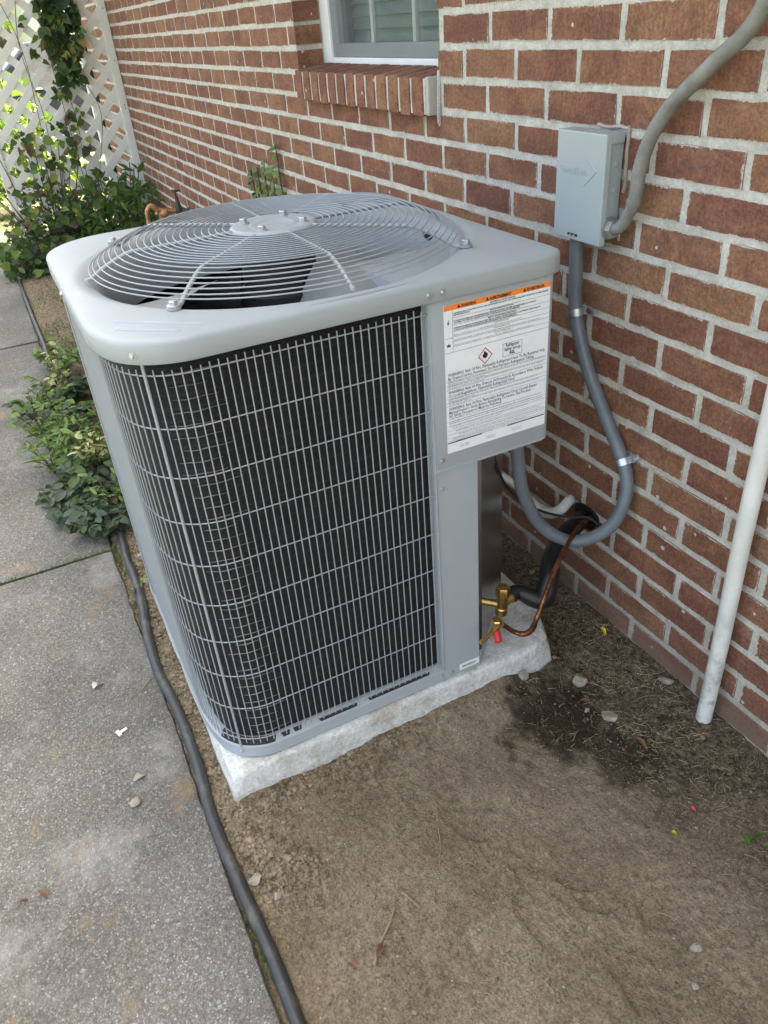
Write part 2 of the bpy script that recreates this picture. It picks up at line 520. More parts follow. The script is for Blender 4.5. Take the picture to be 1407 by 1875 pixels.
g = NG('dry straw')
M['straw'] = g.fin(g.ramp(g.noise(9, g.pos(), 2), [(0.3, (0.13, 0.10, 0.06)), (0.5, (0.24, 0.19, 0.11)), (0.72, (0.36, 0.30, 0.19))]), 0.8, 0, 0.2)
g = NG('grass blades')
M['grass'] = g.fin(g.ramp(g.noise(12, g.pos(), 2), [(0.3, (0.05, 0.085, 0.022)), (0.7, (0.12, 0.165, 0.05))]), 0.7, 0, 0.2)
g = NG('lawn')
n = g.noise(0.9, g.pos(), 6, 0.6); n2 = g.noise(60, g.pos(), 5, 0.8)
c = g.ramp(n, [(0.35, (0.10, 0.115, 0.05)), (0.5, (0.14, 0.14, 0.075)), (0.65, (0.19, 0.17, 0.115))])
c = g.mix(0.7, c, g.ramp(n2, [(0.3, (0.5, 0.5, 0.5)), (0.7, (1.35, 1.35, 1.3))]), 'MULTIPLY')
g.bump(n2, 1.0, 0.03)
M['lawn'] = g.fin(c, 0.9, 0, 0.15)


def m_leaf(name, stops, rough=0.45, trans=0.3):
    g = NG(name)
    r = g.rand()
    c = g.ramp(r, stops)
    n = g.noise(28, g.objc(), 4)
    c = g.mix(0.5, c, g.ramp(n, [(0.3, (0.7, 0.72, 0.7)), (0.7, (1.25, 1.22, 1.1))]), 'MULTIPLY')
    g.bump(g.noise(70, g.objc(), 3), 0.3, 0.002)
    g.fin(c, rough + 0.12, 0, 0.35)
    tr = g.n('BsdfTranslucent', ins={0: g.mix(0.5, c, (0.22, 0.32, 0.03))})
    mx = g.n('MixShader', ins={0: trans})
    g.t.links.new(g.b.outputs[0], mx.inputs[1]); g.t.links.new(tr.outputs[0], mx.inputs[2])
    g.t.links.new(mx.outputs[0], g.t.nodes['Material Output'].inputs[0])
    return g.m


M['leaf_ajuga'] = m_leaf('dark rosette leaf', [(0.0, (0.03, 0.058, 0.032)), (0.4, (0.048, 0.085, 0.045)), (0.7, (0.066, 0.092, 0.070)), (1.0, (0.075, 0.125, 0.04))], 0.34)
M['leaf_weed'] = m_leaf('light weed leaf', [(0.0, (0.075, 0.14, 0.03)), (0.5, (0.11, 0.19, 0.04)), (1.0, (0.15, 0.23, 0.06))])
M['leaf_shrub'] = m_leaf('shrub leaf', [(0.0, (0.028, 0.06, 0.016)), (0.5, (0.05, 0.10, 0.026)), (0.8, (0.085, 0.15, 0.035)), (1.0, (0.11, 0.17, 0.04))], 0.38)
M['leaf_vine'] = m_leaf('vine leaf', [(0.0, (0.014, 0.035, 0.02)), (0.5, (0.028, 0.06, 0.028)), (0.8, (0.055, 0.105, 0.03)), (1.0, (0.10, 0.15, 0.035))], 0.36)
M['leaf_yellow'] = m_leaf('yellowing leaf', [(0.0, (0.24, 0.20, 0.05)), (0.5, (0.20, 0.22, 0.05)), (1.0, (0.33, 0.25, 0.09))], 0.55)
M['leaf_dead'] = m_leaf('dead leaf', [(0.0, (0.10, 0.055, 0.035)), (0.5, (0.14, 0.075, 0.045)), (1.0, (0.09, 0.06, 0.045))], 0.8, 0.1)
M['leaf_cream'] = m_leaf('cream variegated leaf', [(0.0, (0.42, 0.40, 0.17)), (0.5, (0.5, 0.47, 0.25)), (1.0, (0.33, 0.35, 0.12))], 0.5)
M['stem'] = simple('green brown stem', (0.075, 0.06, 0.03), 0.7, 0, 0.3, 40)
M['lattice'] = simple('white vinyl lattice', (0.66, 0.66, 0.62), 0.5, 0, 0.06, 5)
M['rock'] = simple('pale limestone', (0.27, 0.245, 0.20), 0.9, 0, 0.28, 45, 0.7, 110, 0.2)
M['leaf_litter'] = simple('brown dry leaf', (0.15, 0.075, 0.048), 0.75, 0, 0.35, 40)
M['twig'] = simple('dry twig', (0.24, 0.175, 0.10), 0.8, 0, 0.25, 60)
M['scrap_white'] = simple('white plastic scrap', (0.62, 0.61, 0.58), 0.6)
M['petal_yellow'] = simple('yellow petal', (0.62, 0.5, 0.03), 0.6)
M['petal_red'] = simple('red petal', (0.55, 0.04, 0.07), 0.6)
M['roof'] = simple('roof shingles', (0.11, 0.10, 0.095), 0.9, 0, 0.3, 25)
M['soffit'] = simple('white soffit', (0.7, 0.7, 0.69), 0.6)
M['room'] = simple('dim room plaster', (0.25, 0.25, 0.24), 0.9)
M['siding'] = simple('white siding', (0.76, 0.76, 0.74), 0.6, 0, 0.03)
M['car'] = simple('dark blue car paint', (0.015, 0.018, 0.028), 0.22, 0.2)
M['tyre'] = simple('tyre', (0.015, 0.015, 0.016), 0.8)
M['chrome'] = simple('chrome trim', (0.7, 0.71, 0.73), 0.15, 1.0)
g = NG('window glass')
g.fin((0.9, 0.95, 0.94), 0.02, 0.0, 0.5)
tr = g.n('BsdfTransparent', ins={0: (0.80, 0.86, 0.85)})
mx = g.n('MixShader', ins={0: 0.13}); gl = g.n('BsdfGlossy', ins={0: (0.9, 0.95, 0.95), 1: 0.03})
g.t.links.new(tr.outputs[0], mx.inputs[1]); g.t.links.new(gl.outputs[0], mx.inputs[2])
g.t.links.new(mx.outputs[0], g.t.nodes['Material Output'].inputs[0])
M['glass'] = g.m
g = NG('insect screen')
tr = g.n('BsdfTransparent', ins={0: (1, 1, 1)}); df = g.n('BsdfDiffuse', ins={0: (0.16, 0.18, 0.185)})
mx = g.n('MixShader', ins={0: 0.25})
g.t.links.new(tr.outputs[0], mx.inputs[1]); g.t.links.new(df.outputs[0], mx.inputs[2])
g.t.links.new(mx.outputs[0], g.t.nodes['Material Output'].inputs[0])
M['screen'] = g.m

# ================================================================== SETTING
# ------------------------------------------------------------------ ground
AC_FRONT = 0.16


def soil_height(x, y):
    x = np.asarray(x, float); y = np.asarray(y, float)
    h = 0.006 * vnoise(x, y, 2.3, 3) + 0.004 * vnoise(x, y, 7, 4) + 0.0022 * vnoise(x, y, 22, 5)
    crumb = crumb_mask(x, y)
    fine = np.maximum(vnoise(x, y, 60, 6), -0.2) * 0.0042 + np.maximum(vnoise(x, y, 130, 7), -0.3) * 0.0026
    h = h + crumb * (fine + 0.004) + (1 - crumb) * (0.0013 * vnoise(x, y, 75, 8) + 0.0012 * vnoise(x, y, 170, 9) * sstep(-0.4, 0.4, vnoise(x, y, 9, 11)))
    thatch = thatch_mask(x, y)
    h = h + thatch * (0.003 * np.maximum(vnoise(x, y, 48, 10), -0.2) + 0.0018 * vnoise(x, y, 120, 12))
    # the soil falls away towards the walkway edge and banks a little against the wall
    h = h - 0.020 * sstep(-0.985, -1.04, y) + 0.008 * sstep(-0.15, 0.0, y)
    h = h + (0.010 + 0.008 * vnoise(x, y, 13, 63)) * sstep(0.245, 0.188, x) * (x > 0.0) * sstep(-0.99, -0.94, y) * sstep(-0.15, -0.22, y)
    h = h + 0.022 * sstep(0.30, 0.19, x) * sstep(-0.85, -0.45, y) * sstep(-0.2, -0.35, y) * (x > 0.0)
    h = h - 0.012 * sstep(0.25, 0.5, x) * sstep(-0.8, -1.0, y)
    return h + prints(x, y)


def crumb_mask(x, y):
    n = vnoise(x, y, 6, 21) * 0.07 + vnoise(x, y, 17, 22) * 0.03
    strip = sstep(-0.955, -0.985, y + n * 0.3) * sstep(0.33, 0.20, x + n)
    front = sstep(0.36, 0.24, x + n + 0.12 * (y + 0.97)) * sstep(-0.42, -0.58, y + n)
    front2 = sstep(0.52, 0.30, x + n) * sstep(-0.80, -0.90, y + n)
    return np.clip(np.maximum(np.maximum(strip, front), front2 * 0.9), 0, 1)


def thatch_mask(x, y):
    n = vnoise(x, y, 5, 31) * 0.09 + vnoise(x, y, 15, 32) * 0.04
    return np.clip(sstep(-0.36, -0.12, y + n - 0.10 * (x - 0.45)) , 0, 1)


def damp_mask(x, y):
    n = vnoise(x, y, 7, 41) * 0.055 + vnoise(x, y, 24, 42) * 0.035 + vnoise(x, y, 60, 43) * 0.03 + vnoise(x, y, 140, 44) * 0.015
    a = np.hypot((x - 0.30) / 0.155, (y + 0.29) / 0.135) + n * 7
    b = np.hypot((x - 0.46) / 0.08, (y + 0.25) / 0.075) + n * 8
    return np.clip(np.maximum(sstep(1.25, 0.6, a), 0.8 * sstep(1.2, 0.6, b)), 0, 1)


PRINTS = []
for px_, py_, rot, L_, W_ in [(860, 1490, 20, 0.13, 0.09), (1060, 1560, -35, 0.15, 0.10), (1020, 1690, 5, 0.17, 0.10), (1060, 1640, 40, 0.12, 0.05),
                              (1180, 1770, -12, 0.17, 0.11), (900, 1800, 30, 0.2, 0.11), (740, 1560, 55, 0.14, 0.08), (1250, 1660, 65, 0.16, 0.09), (980, 1590, -5, 0.12, 0.08)]:
    q = at(px_, py_, 2, 0)
    PRINTS.append((q[0], q[1], R(rot), L_, W_))


def prints(x, y):
    h = np.zeros_like(np.asarray(x, float))
    for k, (cx, cy, a, L_, W_) in enumerate(PRINTS):
        u = (x - cx) * math.cos(a) + (y - cy) * math.sin(a)
        v = -(x - cx) * math.sin(a) + (y - cy) * math.cos(a)
        ins = sstep(1.0, 0.9, (np.abs(u) / (L_ / 2)) ** 3 + (np.abs(v) / (W_ / 2)) ** 3)
        gr = np.minimum(np.abs((u / 0.034 + 0.37 * k) % 1 - 0.5), np.abs((v / 0.033 + 0.21 * k) % 1 - 0.5))
        groove = sstep(0.10, 0.03, gr)
        rim = sstep(0.35, 0.0, np.abs((np.abs(u) / (L_ / 2)) ** 3 + (np.abs(v) / (W_ / 2)) ** 3 - 1))
        keep = sstep(-0.25, 0.25, vnoise(x, y, 14, 50 + k))
        h = h + 1.25 * keep * (-0.0028 * ins * (1 - groove) * 0.6 - 0.0034 * ins * groove * 0.9 + 0.0016 * rim)
    return h


xs = np.concatenate([np.arange(-5.6, -1.0, 0.02), np.arange(-1.0, 1.35, 0.0042), np.arange(1.35, 2.21, 0.02)])
ys = np.concatenate([np.arange(-1.06, 0.0, 0.0042), [0.0, 0.03]])
X, Y = np.meshgrid(xs, ys)
Z = soil_height(X, Y)
nx, ny = len(xs), len(ys)
me = bpy.data.meshes.new('soil')
V = np.stack([X, Y, Z], -1).reshape(-1, 3)
idx = np.arange(nx * ny).reshape(ny, nx)
F = np.stack([idx[:-1, :-1], idx[:-1, 1:], idx[1:, 1:], idx[1:, :-1]], -1).reshape(-1, 4)
me.vertices.add(len(V)); me.vertices.foreach_set('co', V.ravel())
me.loops.add(F.size); me.loops.foreach_set('vertex_index', F.ravel().astype(np.int32))
me.polygons.add(len(F)); me.polygons.foreach_set('loop_start', (np.arange(len(F)) * 4).astype(np.int32))
me.update(calc_edges=True)
me.polygons.foreach_set('use_smooth', np.ones(len(F), bool))
ca = me.color_attributes.new('soil', 'FLOAT_COLOR', 'POINT')
far = sstep(-0.75, -1.3, X)
RGB = np.stack([damp_mask(X, Y), crumb_mask(X, Y), np.maximum(thatch_mask(X, Y), far * sstep(-0.1, 0.35, vnoise(X, Y, 2.2, 61))), np.ones_like(X)], -1).reshape(-1)
ca.data.foreach_set('color', RGB.astype(np.float32))
soil_o = tag(obj('soil', me, M['soil']), kind='structure')

mb = MB()
mb.add([(-60, -60, -0.075), (60, -60, -0.075), (60, 60, -0.075), (-60, 60, -0.075)], [(0, 1, 2, 3)])
tag(mb.build('lawn_ground', M['lawn']), kind='structure')


# walkway: two slabs with a mossy joint, ragged edge towards the soil
def slab(x0, x1, y0, y1, zt, seed):
    n = max(8, int((x1 - x0) / 0.02))
    pts = []
    for i in range(n + 1):
        x = x0 + (x1 - x0) * i / n
        pts.append((x, y1 + 0.004 * float(vnoise(x, 0.3, 9, seed)) + 0.003 * float(vnoise(x, 0.3, 40, seed + 1))))
    m_ = MB(); N = len(pts)
    rows = [[(x, y0, -0.1) for x, y in pts], [(x, y0, zt) for x, y in pts]]
    for f in np.linspace(0.15, 1, 8)[:-1]:
        rows.append([(x, y0 + (y - 0.02 - y0) * f, zt + 0.002 * float(vnoise(x, f * 3, 3, seed + 5))) for x, y in pts])
    rows.append([(x, y - 0.012, zt) for x, y in pts])
    rows.append([(x, y - 0.003, zt - 0.002 - 0.002 * abs(float(vnoise(x, 2.2, 30, seed + 2)))) for x, y in pts])
    rows.append([(x, y + 0.001, zt - 0.011) for x, y in pts])
    rows.append([(x, y + 0.003, -0.1) for x, y in pts])
    vs = [p for r in rows for p in r]
    fs = [(r * N + i, r * N + i + 1, (r + 1) * N + i + 1, (r + 1) * N + i) for r in range(len(rows) - 1) for i in range(N - 1)]
    m_.add(vs, fs)
    for e in (0, N - 1):
        m_.add([rows[r][e] for r in range(len(rows))], [tuple(range(len(rows)))])
    return m_


EDGE = -1.032
tag(slab(-0.878, 2.6, -2.5, EDGE, 0.0, 71).build('walkway', M['walk'], None, True), kind='structure')
tag(slab(-3.05, -0.892, -2.5, EDGE, -0.003, 75).build('walkway', M['walk'], None, True), kind='structure')
tag(slab(-14.0, -3.065, -2.5, EDGE, 0.001, 79).build('walkway', M['walk'], None, True), kind='structure')

# ------------------------------------------------------------------ brick wall
C = 0.0677; L = 0.20086; H0 = 13.5 * C
WX0, WX1 = -6.05, 2.2
OPX0, OPX1, OPZ0, OPZ1 = -1.537, -0.618, 1.163, 2.36
SILL0, SILL1 = -1.505, -0.624
WALLTOP = 2.62
wall = thing('brick_wall', 'red brown brick house wall with thick pale mortar joints', 'wall', None, (0, 0, 0))

# joints that were measured in the photograph, by course
MEAS = {-5: [(0, 1145, 36), (2, 1325, 32.5)], -4: [(-1, 1063.7, 110), (1, 1222.8, 123.4)], -3: [(-4, 895.6, 187), (-2, 1003, 193), (0, 1136.7, 197), (2, 1296, 216)],
        -2: [(1, 1198.5, 292), (3, 1373.8, 312), (-3, 948.5, 253.6), (-5, 855.5, 238), (-7, 781.7, 233), (-9, 716.7, 224.6), (-11, 660, 211.8), (-13, 610.7, 207.6)],
        -1: [(2, 1257, 380), (-2, 990.3, 322), (-4, 895.6, 300), (-6, 814.5, 287), (-8, 744.4, 273.7), (-10, 685.8, 260.9)],
        0: [(1, 1171, 434), (3, 1329, 475), (-3, 940, 371.4), (-5, 853.8, 351), (-7, 782, 329), (-9, 718.8, 313)],
        1: [(0, 1092, 479), (2, 1222.8, 524.4), (4, 1388, 576)], 2: [(1, 1153, 567), (3, 1301.7, 621.5)], 3: [(0, 1081.7, 597), (2, 1210.7, 655), (4, 1371.5, 721.7)],
        4: [(1, 1140.9, 682), (3, 1282, 746)], 5: [(2, 1194, 768.7), (4, 1341, 849)], 6: [(1, 1131, 785), (3, 1259, 860)], 7: [(2, 1193, 879), (4, 1332, 967)],
        8: [(1, 1127, 902), (3, 1249, 974)], 9: [(2, 1183, 984), (4, 1315, 1072)], 10: [(1, 1124, 993), (3, 1243, 1073), (5, 1385, 1172)],
        11: [(2, 1174, 1068), (4, 1299, 1160)], 12: [(1, 1116, 1067), (3, 1224, 1160), (5, 1356, 1263)], 13: [(0, 1058, 1059), (2, 1159, 1144), (4, 1276, 1241)]}


def row_joints(r):
    odd = (r % 2 == 0)
    hs = [h for h in range(-64, 26) if (h % 2 != 0) == odd]
    zc = H0 - r * C
    corr = []
    for h, px_, py_ in MEAS.get(r, []):
        # the x of the joint at this course's height, along the picture column of the joint
        d0 = at(px_, py_, 1, 0.0)
        corr.append((h, float(d0[0]) - h * L / 2))
    out = {}
    rr = random.Random(900 + r)
    for h in hs:
        e = rr.gauss(0, 0.0035)
        if corr:
            b = min(corr, key=lambda c_: abs(c_[0] - h))
            f = max(0.0, 1 - abs(b[0] - h) / 8.0)
            e = e * (1 - f) + b[1] * f
        out[h] = h * L / 2 + e
    return [out[h] for h in hs]


def brick_mesh(seed):
    r = random.Random(seed)
    a, b = 6, 3
    vs = []; fs = []
    for j in range(b):
        for i in range(a):
            u = i / (a - 1); v = j / (b - 1)
            x = u - 0.5; z = v - 0.5
            ed = (i in (0, a - 1)) + (j in (0, b - 1))
            x += r.uniform(-1, 1) * (0.006 if i in (0, a - 1) else 0.02)
            z += r.uniform(-1, 1) * (0.022 if j in (0, b - 1) else 0.05)
            y = -0.0050 + r.uniform(-0.0005, 0.0004) + (0.0004 if ed == 1 else 0.0009 if ed == 2 else 0)
            vs.append((x, y, z))
    for j in range(b - 1):
        for i in range(a - 1):
            fs.append((j * a + i, j * a + i + 1, (j + 1) * a + i + 1, (j + 1) * a + i))
    per = [i for i in range(a)] + [j * a + a - 1 for j in range(1, b)] + [(b - 1) * a + i for i in range(a - 2, -1, -1)] + [j * a for j in range(b - 2, 0, -1)]
    n0 = len(vs)
    for i in per: vs.append((vs[i][0], 0.085, vs[i][2]))
    for k in range(len(per)):
        l = (k + 1) % len(per)
        fs.append((per[l], per[k], n0 + k, n0 + l))
    fs.append(tuple(n0 + k for k in range(len(per))))
    uv = [(v[0] + 0.5, v[2] + 0.5) for v in vs]
    return vs, fs, uv


def brick_me(name, seed):
    vs, fs, uv = brick_mesh(seed)
    me = bpy.data.meshes.new(name)
    me.from_pydata(vs, [], fs)
    ul = me.uv_layers.new(name='face')
    for pi, p_ in enumerate(me.polygons):
        for li in p_.loop_indices: ul.data[li].uv = uv[me.loops[li].vertex_index] if pi < 10 else (0.5, 0.5)
    bm = bmesh.new(); bm.from_mesh(me); bmesh.ops.recalc_face_normals(bm, faces=bm.faces); bm.to_mesh(me); bm.free()
    me.materials.append(M['brick'])
    return me


VARS = [brick_me('brick', 200 + i) for i in range(14)]
RAW = [brick_mesh(200 + i) for i in range(14)]
cells = []
HJ = 0.0148
for r in range(-24, 14):
    z = H0 - r * C
    js = row_joints(r)
    for a, b in zip(js[:-1], js[1:]):
        a2, b2 = max(a, WX0), min(b, WX1)
        segs = [(a2, b2)]
        lo, hi = z - C / 2, z + C / 2
        ox = None
        if lo > OPZ0 - 0.03 and hi < OPZ1 + 0.03: ox = (OPX0, OPX1)
        elif hi > 1.10 and lo < OPZ0 and lo > 1.05: ox = (SILL0, SILL1 + 0.004)
        if ox:
            ns = []
            for s0, s1 in segs:
                if s1 <= ox[0] or s0 >= ox[1]: ns.append((s0, s1)); continue
                if s0 < ox[0]: ns.append((s0, ox[0] + HJ / 2))
                if s1 > ox[1]: ns.append((ox[1] - HJ / 2, s1))
            segs = ns
        for s0, s1 in segs:
            if s1 - s0 - HJ < 0.02: continue
            cells.append((s0 + HJ / 2, s1 - HJ / 2, z, r))

# the 300 bricks that show largest in view stand as single pieces
def hidden(p):
    poly = [(88, 480), (95, 430), (260, 395), (640, 352), (740, 360), (1020, 440), (1008, 800), (915, 830), (905, 1130), (880, 1205), (430, 1380), (300, 1100)]
    c_ = False
    for i in range(len(poly)):
        x0, y0 = poly[i]; x1, y1 = poly[i - 1]
        if (y0 > p[1]) != (y1 > p[1]) and p[0] < (x1 - x0) * (p[1] - y0) / (y1 - y0) + x0: c_ = not c_
    return c_


scored = []
for k, (a, b, z, r) in enumerate(cells):
    mid = np.array([(a + b) / 2, 0, z])
    if (mid - CAM) @ FWD < 0.2: scored.append((0, k)); continue
    q = project([[a, 0, z - C / 2], [b, 0, z - C / 2], [b, 0, z + C / 2], [a, 0, z + C / 2]])
    c_ = q.mean(0)
    vis = -25 < c_[0] < 1432 and -25 < c_[1] < 1900 and a > -4.85 and not hidden(c_)
    ar = 0.5 * abs(np.dot(q[:, 0], np.roll(q[:, 1], 1)) - np.dot(q[:, 1], np.roll(q[:, 0], 1)))
    scored.append((ar if vis else 0, k))
big = set(k for s_, k in sorted(scored, reverse=True)[:300] if s_ > 0)
BH = 0.0532
vs_all, fs_all, uv_all, rn_all = [], [], [], []
rb = random.Random(4)
for k, (a, b, z, r) in enumerate(cells):
    vi = rb.randrange(14)
    wdt = b - a; cx = (a + b) / 2
    hz = BH + rb.uniform(-0.0022, 0.0018); zz = z + rb.uniform(-0.0016, 0.0016); rot = rb.uniform(-0.006, 0.006); yo = rb.uniform(-0.0007, 0.0004)
    flip = rb.choice((-1, 1))
    if k in big:
        o = obj('brick', VARS[vi], None, wall)
        o.location = (cx, yo, zz); o.scale = (wdt, 1, hz); o.rotation_euler = (0, rot, 0)
    else:
        rv, rf, ru = RAW[vi]
        n0 = len(vs_all)
        vs_all += [(cx + v[0] * wdt, v[1] + yo, zz + v[2] * hz) for v in rv]
        fs_all += [tuple(i + n0 for i in f) for f in rf]
        uv_all += ru
        rn_all += [rb.random()] * len(rv)
me = bpy.data.meshes.new('distant_bricks')
me.from_pydata(vs_all, [], fs_all)
ul = me.uv_layers.new(name='face')
NFB = len(RAW[0][1])
for pi, p_ in enumerate(me.polygons):
    for li in p_.loop_indices: ul.data[li].uv = uv_all[me.loops[li].vertex_index] if pi % NFB < 10 else (0.5, 0.5)
fa = me.attributes.new('brnd', 'FLOAT', 'POINT'); fa.data.foreach_set('value', np.array(rn_all, np.float32))
bm = bmesh.new(); bm.from_mesh(me); bmesh.ops.recalc_face_normals(bm, faces=bm.faces); bm.to_mesh(me); bm.free()
tag(obj('distant_bricks', me, M['brick'], wall), kind='stuff')

# mortar body: blocks round the window opening, with an uneven face
def mortar_face(x0, x1, z0, z1, step=0.011):
    m_ = MB()
    nx_ = max(2, int((x1 - x0) / step)); nz_ = max(2, int((z1 - z0) / step))
    gx = np.linspace(x0, x1, nx_ + 1); gz = np.linspace(z0, z1, nz_ + 1)
    GX, GZ = np.meshgrid(gx, gz)
    GY = 0.0006 * vnoise(GX, GZ, 30, 3) + 0.0007 * vnoise(GX, GZ, 75, 5) - 0.0029
    GY[0, :] = GY[-1, :] = -0.0029; GY[:, 0] = GY[:, -1] = -0.0029
    vs = np.stack([GX, GY, GZ], -1).reshape(-1, 3)
    ii = np.arange(len(vs)).reshape(GX.shape)
    fs = np.stack([ii[:-1, :-1], ii[:-1, 1:], ii[1:, 1:], ii[1:, :-1]], -1).reshape(-1, 4)
    m_.add(vs.tolist(), fs.tolist())
    for (p, q) in (((x0, z0), (x1, z0)), ((x1, z0), (x1, z1)), ((x1, z1), (x0, z1)), ((x0, z1), (x0, z0))):
        m_.add([(p[0], -0.0029, p[1]), (q[0], -0.0029, q[1]), (q[0], 0.09, q[1]), (p[0], 0.09, p[1])], [(0, 1, 2, 3)])
    m_.add([(x0, 0.09, z0), (x1, 0.09, z0), (x1, 0.09, z1), (x0, 0.09, z1)], [(0, 1, 2, 3)])
    return m_


jm = MB()
for a in ((WX0, OPX0 - 0.006, -0.1, WALLTOP), (OPX1 + 0.006, WX1, -0.1, WALLTOP), (OPX0 - 0.006, OPX1 + 0.006, -0.1, 1.10), (OPX0 - 0.006, OPX1 + 0.006, OPZ1, WALLTOP)):
    b_ = mortar_face(*a)
    jm.add(b_.v, b_.f)
jm.build('mortar', M['mortar'], wall, True)
# sill: rowlock bricks with a cement end
sw = (SILL1 - SILL0) / 13.2
sill_me = []
for k in range(13):
    r_ = random.Random(500 + k)
    m_ = MB()
    x0 = SILL0 + k * sw; x1 = x0 + sw - 0.0135
    j = lambda s_=0.0018: r_.uniform(-s_, s_)
    zt, zb, yf = 1.158 + j(0.001), 1.073 + j(0.003), -0.0335 + j(0.0007)
    vs = [(x0 + j(), yf, zb), (x1 + j(), yf, zb), (x1 + j(), yf - 0.001, (zt + zb) / 2), (x0 + j(), yf - 0.001, (zt + zb) / 2), (x1 + j(), yf + 0.001, zt), (x0 + j(), yf + 0.001, zt), (x1, 0.088, zt + 0.012), (x0, 0.088, zt + 0.012), (x1, 0.088, zb), (x0, 0.088, zb)]
    m_.add(vs, [(0, 1, 2, 3), (3, 2, 4, 5), (5, 4, 6, 7), (0, 3, 5, 7, 9), (1, 8, 6, 4, 2), (0, 9, 8, 1), (9, 7, 6, 8)])
    me = m_.mesh('sill_brick', False, 0.002)
    ul = me.uv_layers.new(name='face')
    for lp in me.loops:
        v = me.vertices[lp.vertex_index].co
        ul.data[lp.index].uv = (0.5, (v.z - zb) / (zt - zb) * 0.6 + 0.2)
    obj('sill_brick', me, M['brick'], wall)
mb = MB()
mb.add([(SILL0 + 0.006, -0.0305, 1.077), (SILL1 - 0.018, -0.0305, 1.077), (SILL1 - 0.018, -0.030, 1.1545), (SILL0 + 0.006, -0.030, 1.1545), (SILL0 + 0.006, 0.087, 1.076), (SILL1 - 0.018, 0.087, 1.076), (SILL1 - 0.018, 0.087, 1.1665), (SILL0 + 0.006, 0.087, 1.1665)],
       [(0, 1, 2, 3), (3, 2, 6, 7), (0, 4, 5, 1), (4, 7, 6, 5), (0, 3, 7, 4), (1, 5, 6, 2)])
mb.build('sill_mortar', M['mortar'], wall)
mb = MB(); mb.box((SILL1 - 0.0155, -0.0315, 1.075), (SILL1 + 0.001, 0.02, 1.1585)); mb.build('sill_end', M['mortar_end'], wall, False, 0.003)
mb = MB()
for (x, z0, z1) in ((SILL1 + 0.007, 1.05, 1.17),):
    mb.tube(catmull([(x - 0.002, -0.004, z0), (x, -0.007, z0 + 0.02), (x + 0.001, -0.007, (z0 + z1) / 2), (x, -0.003, z1)], 0.01), [0.002] + [0.0055] * 40, 7)
    mb.v = mb.v
mb.f = [f for f in mb.f]
mb.build('mortar_bead', M['mortar'], wall, True)
# the rest of the house: end wall, rear, eaves and roof keep the sun off this side
house = thing('house_roof', 'dark shingle roof with unseen white eaves deepened to shade the brick wall', 'roof')
EV = -0.72  # eaves out of view, deepened to cut the light from above
mb = MB(); mb.add([(-6.4, EV, 2.66), (3.4, EV, 2.66), (3.4, 3.2, 4.0), (-6.4, 3.2, 4.0), (3.4, 6.8, 2.66), (-6.4, 6.8, 2.66)], [(0, 1, 2, 3), (3, 2, 4, 5)])
mb.add([(-6.4, EV, 2.72), (3.4, EV, 2.72), (3.4, 3.2, 4.06), (-6.4, 3.2, 4.06), (3.4, 6.8, 2.72), (-6.4, 6.8, 2.72)], [(0, 1, 2, 3), (3, 2, 4, 5)])
mb.build('shingles', M['roof'], house)
mb = MB(); mb.box((-6.4, EV - 0.025, 2.60), (3.4, EV - 0.002, 2.73)); mb.build('fascia', M['soffit'], house)
mb = MB(); mb.box((-6.4, EV, 2.625), (3.4, -0.01, 2.645)); mb.build('soffit', M['soffit'], house)
rear = thing('house_walls', 'plain end and rear walls of the brick house', 'wall')
mb = MB(); mb.box((WX0, 0.10, -0.1), (WX0 + 0.1, 6.4, 2.655)); mb.build('end_wall', M['mortar_end'], rear)
mb = MB(); mb.box((WX0 + 0.1, 6.3, -0.1), (3.2, 6.4, 2.655)); mb.build('rear_wall', M['mortar_end'], rear)
mb = MB(); mb.box((3.1, 0.10, -0.1), (3.2, 6.3, 2.655)); mb.build('end_wall', M['mortar_end'], rear)
mb = MB(); mb.box((WX1, 0.0, -0.1), (3.2, 0.098, 2.62)); mb.build('front_wall', M['mortar_end'], rear)

# window in the opening
win = thing('window', 'white framed window with closed blinds above brick sill', 'window', None, (-1.08, 0.09, 1.165))
off = Vector((-1.08, 0.09, 1.165))


def wbox(name, a, b, mat, parent=win, bev=0.002):
    m_ = MB(); m_.box(tuple(Vector(a) - off), tuple(Vector(b) - off)); return m_.build(name, mat, parent, False, bev)


wbox('frame', (OPX0 - 0.02, 0.0912, 1.166), (OPX0 + 0.062, 0.15, OPZ1 - 0.002), M['white_frame'])
wbox('frame', (OPX1 - 0.062, 0.0912, 1.166), (OPX1 + 0.02, 0.15, OPZ1 - 0.002), M['white_frame'])
wbox('frame', (OPX0 + 0.062, 0.0935, 1.166), (OPX1 - 0.062, 0.15, 1.184), M['white_frame'])
wbox('frame', (OPX0 + 0.062, 0.0935, OPZ1 - 0.05), (OPX1 - 0.062, 0.15, OPZ1 - 0.002), M['white_frame'])
wbox('sash_rail', (OPX0 + 0.063, 0.105, 1.1845), (OPX1 - 0.063, 0.14, 1.222), M['sash'])
wbox('sash_stile', (OPX0 + 0.063, 0.105, 1.2225), (OPX0 + 0.095, 0.14, OPZ1 - 0.055), M['sash'])
wbox('sash_stile', (OPX1 - 0.095, 0.105, 1.2225), (OPX1 - 0.063, 0.14, OPZ1 - 0.055), M['sash'])
for x in (-1.205, -0.945):
    wbox('muntin', (x - 0.009, 0.112, 1.2225), (x + 0.009, 0.122, OPZ1 - 0.055), M['blind'])
wbox('glass', (OPX0 + 0.096, 0.124, 1.2225), (OPX1 - 0.096, 0.127, OPZ1 - 0.055), M['glass'], win, 0)
wbox('insect_screen', (OPX0 + 0.0635, 0.0985, 1.1845), (OPX1 - 0.0635, 0.0992, OPZ1 - 0.055), M['screen'], win, 0)
m_ = MB()
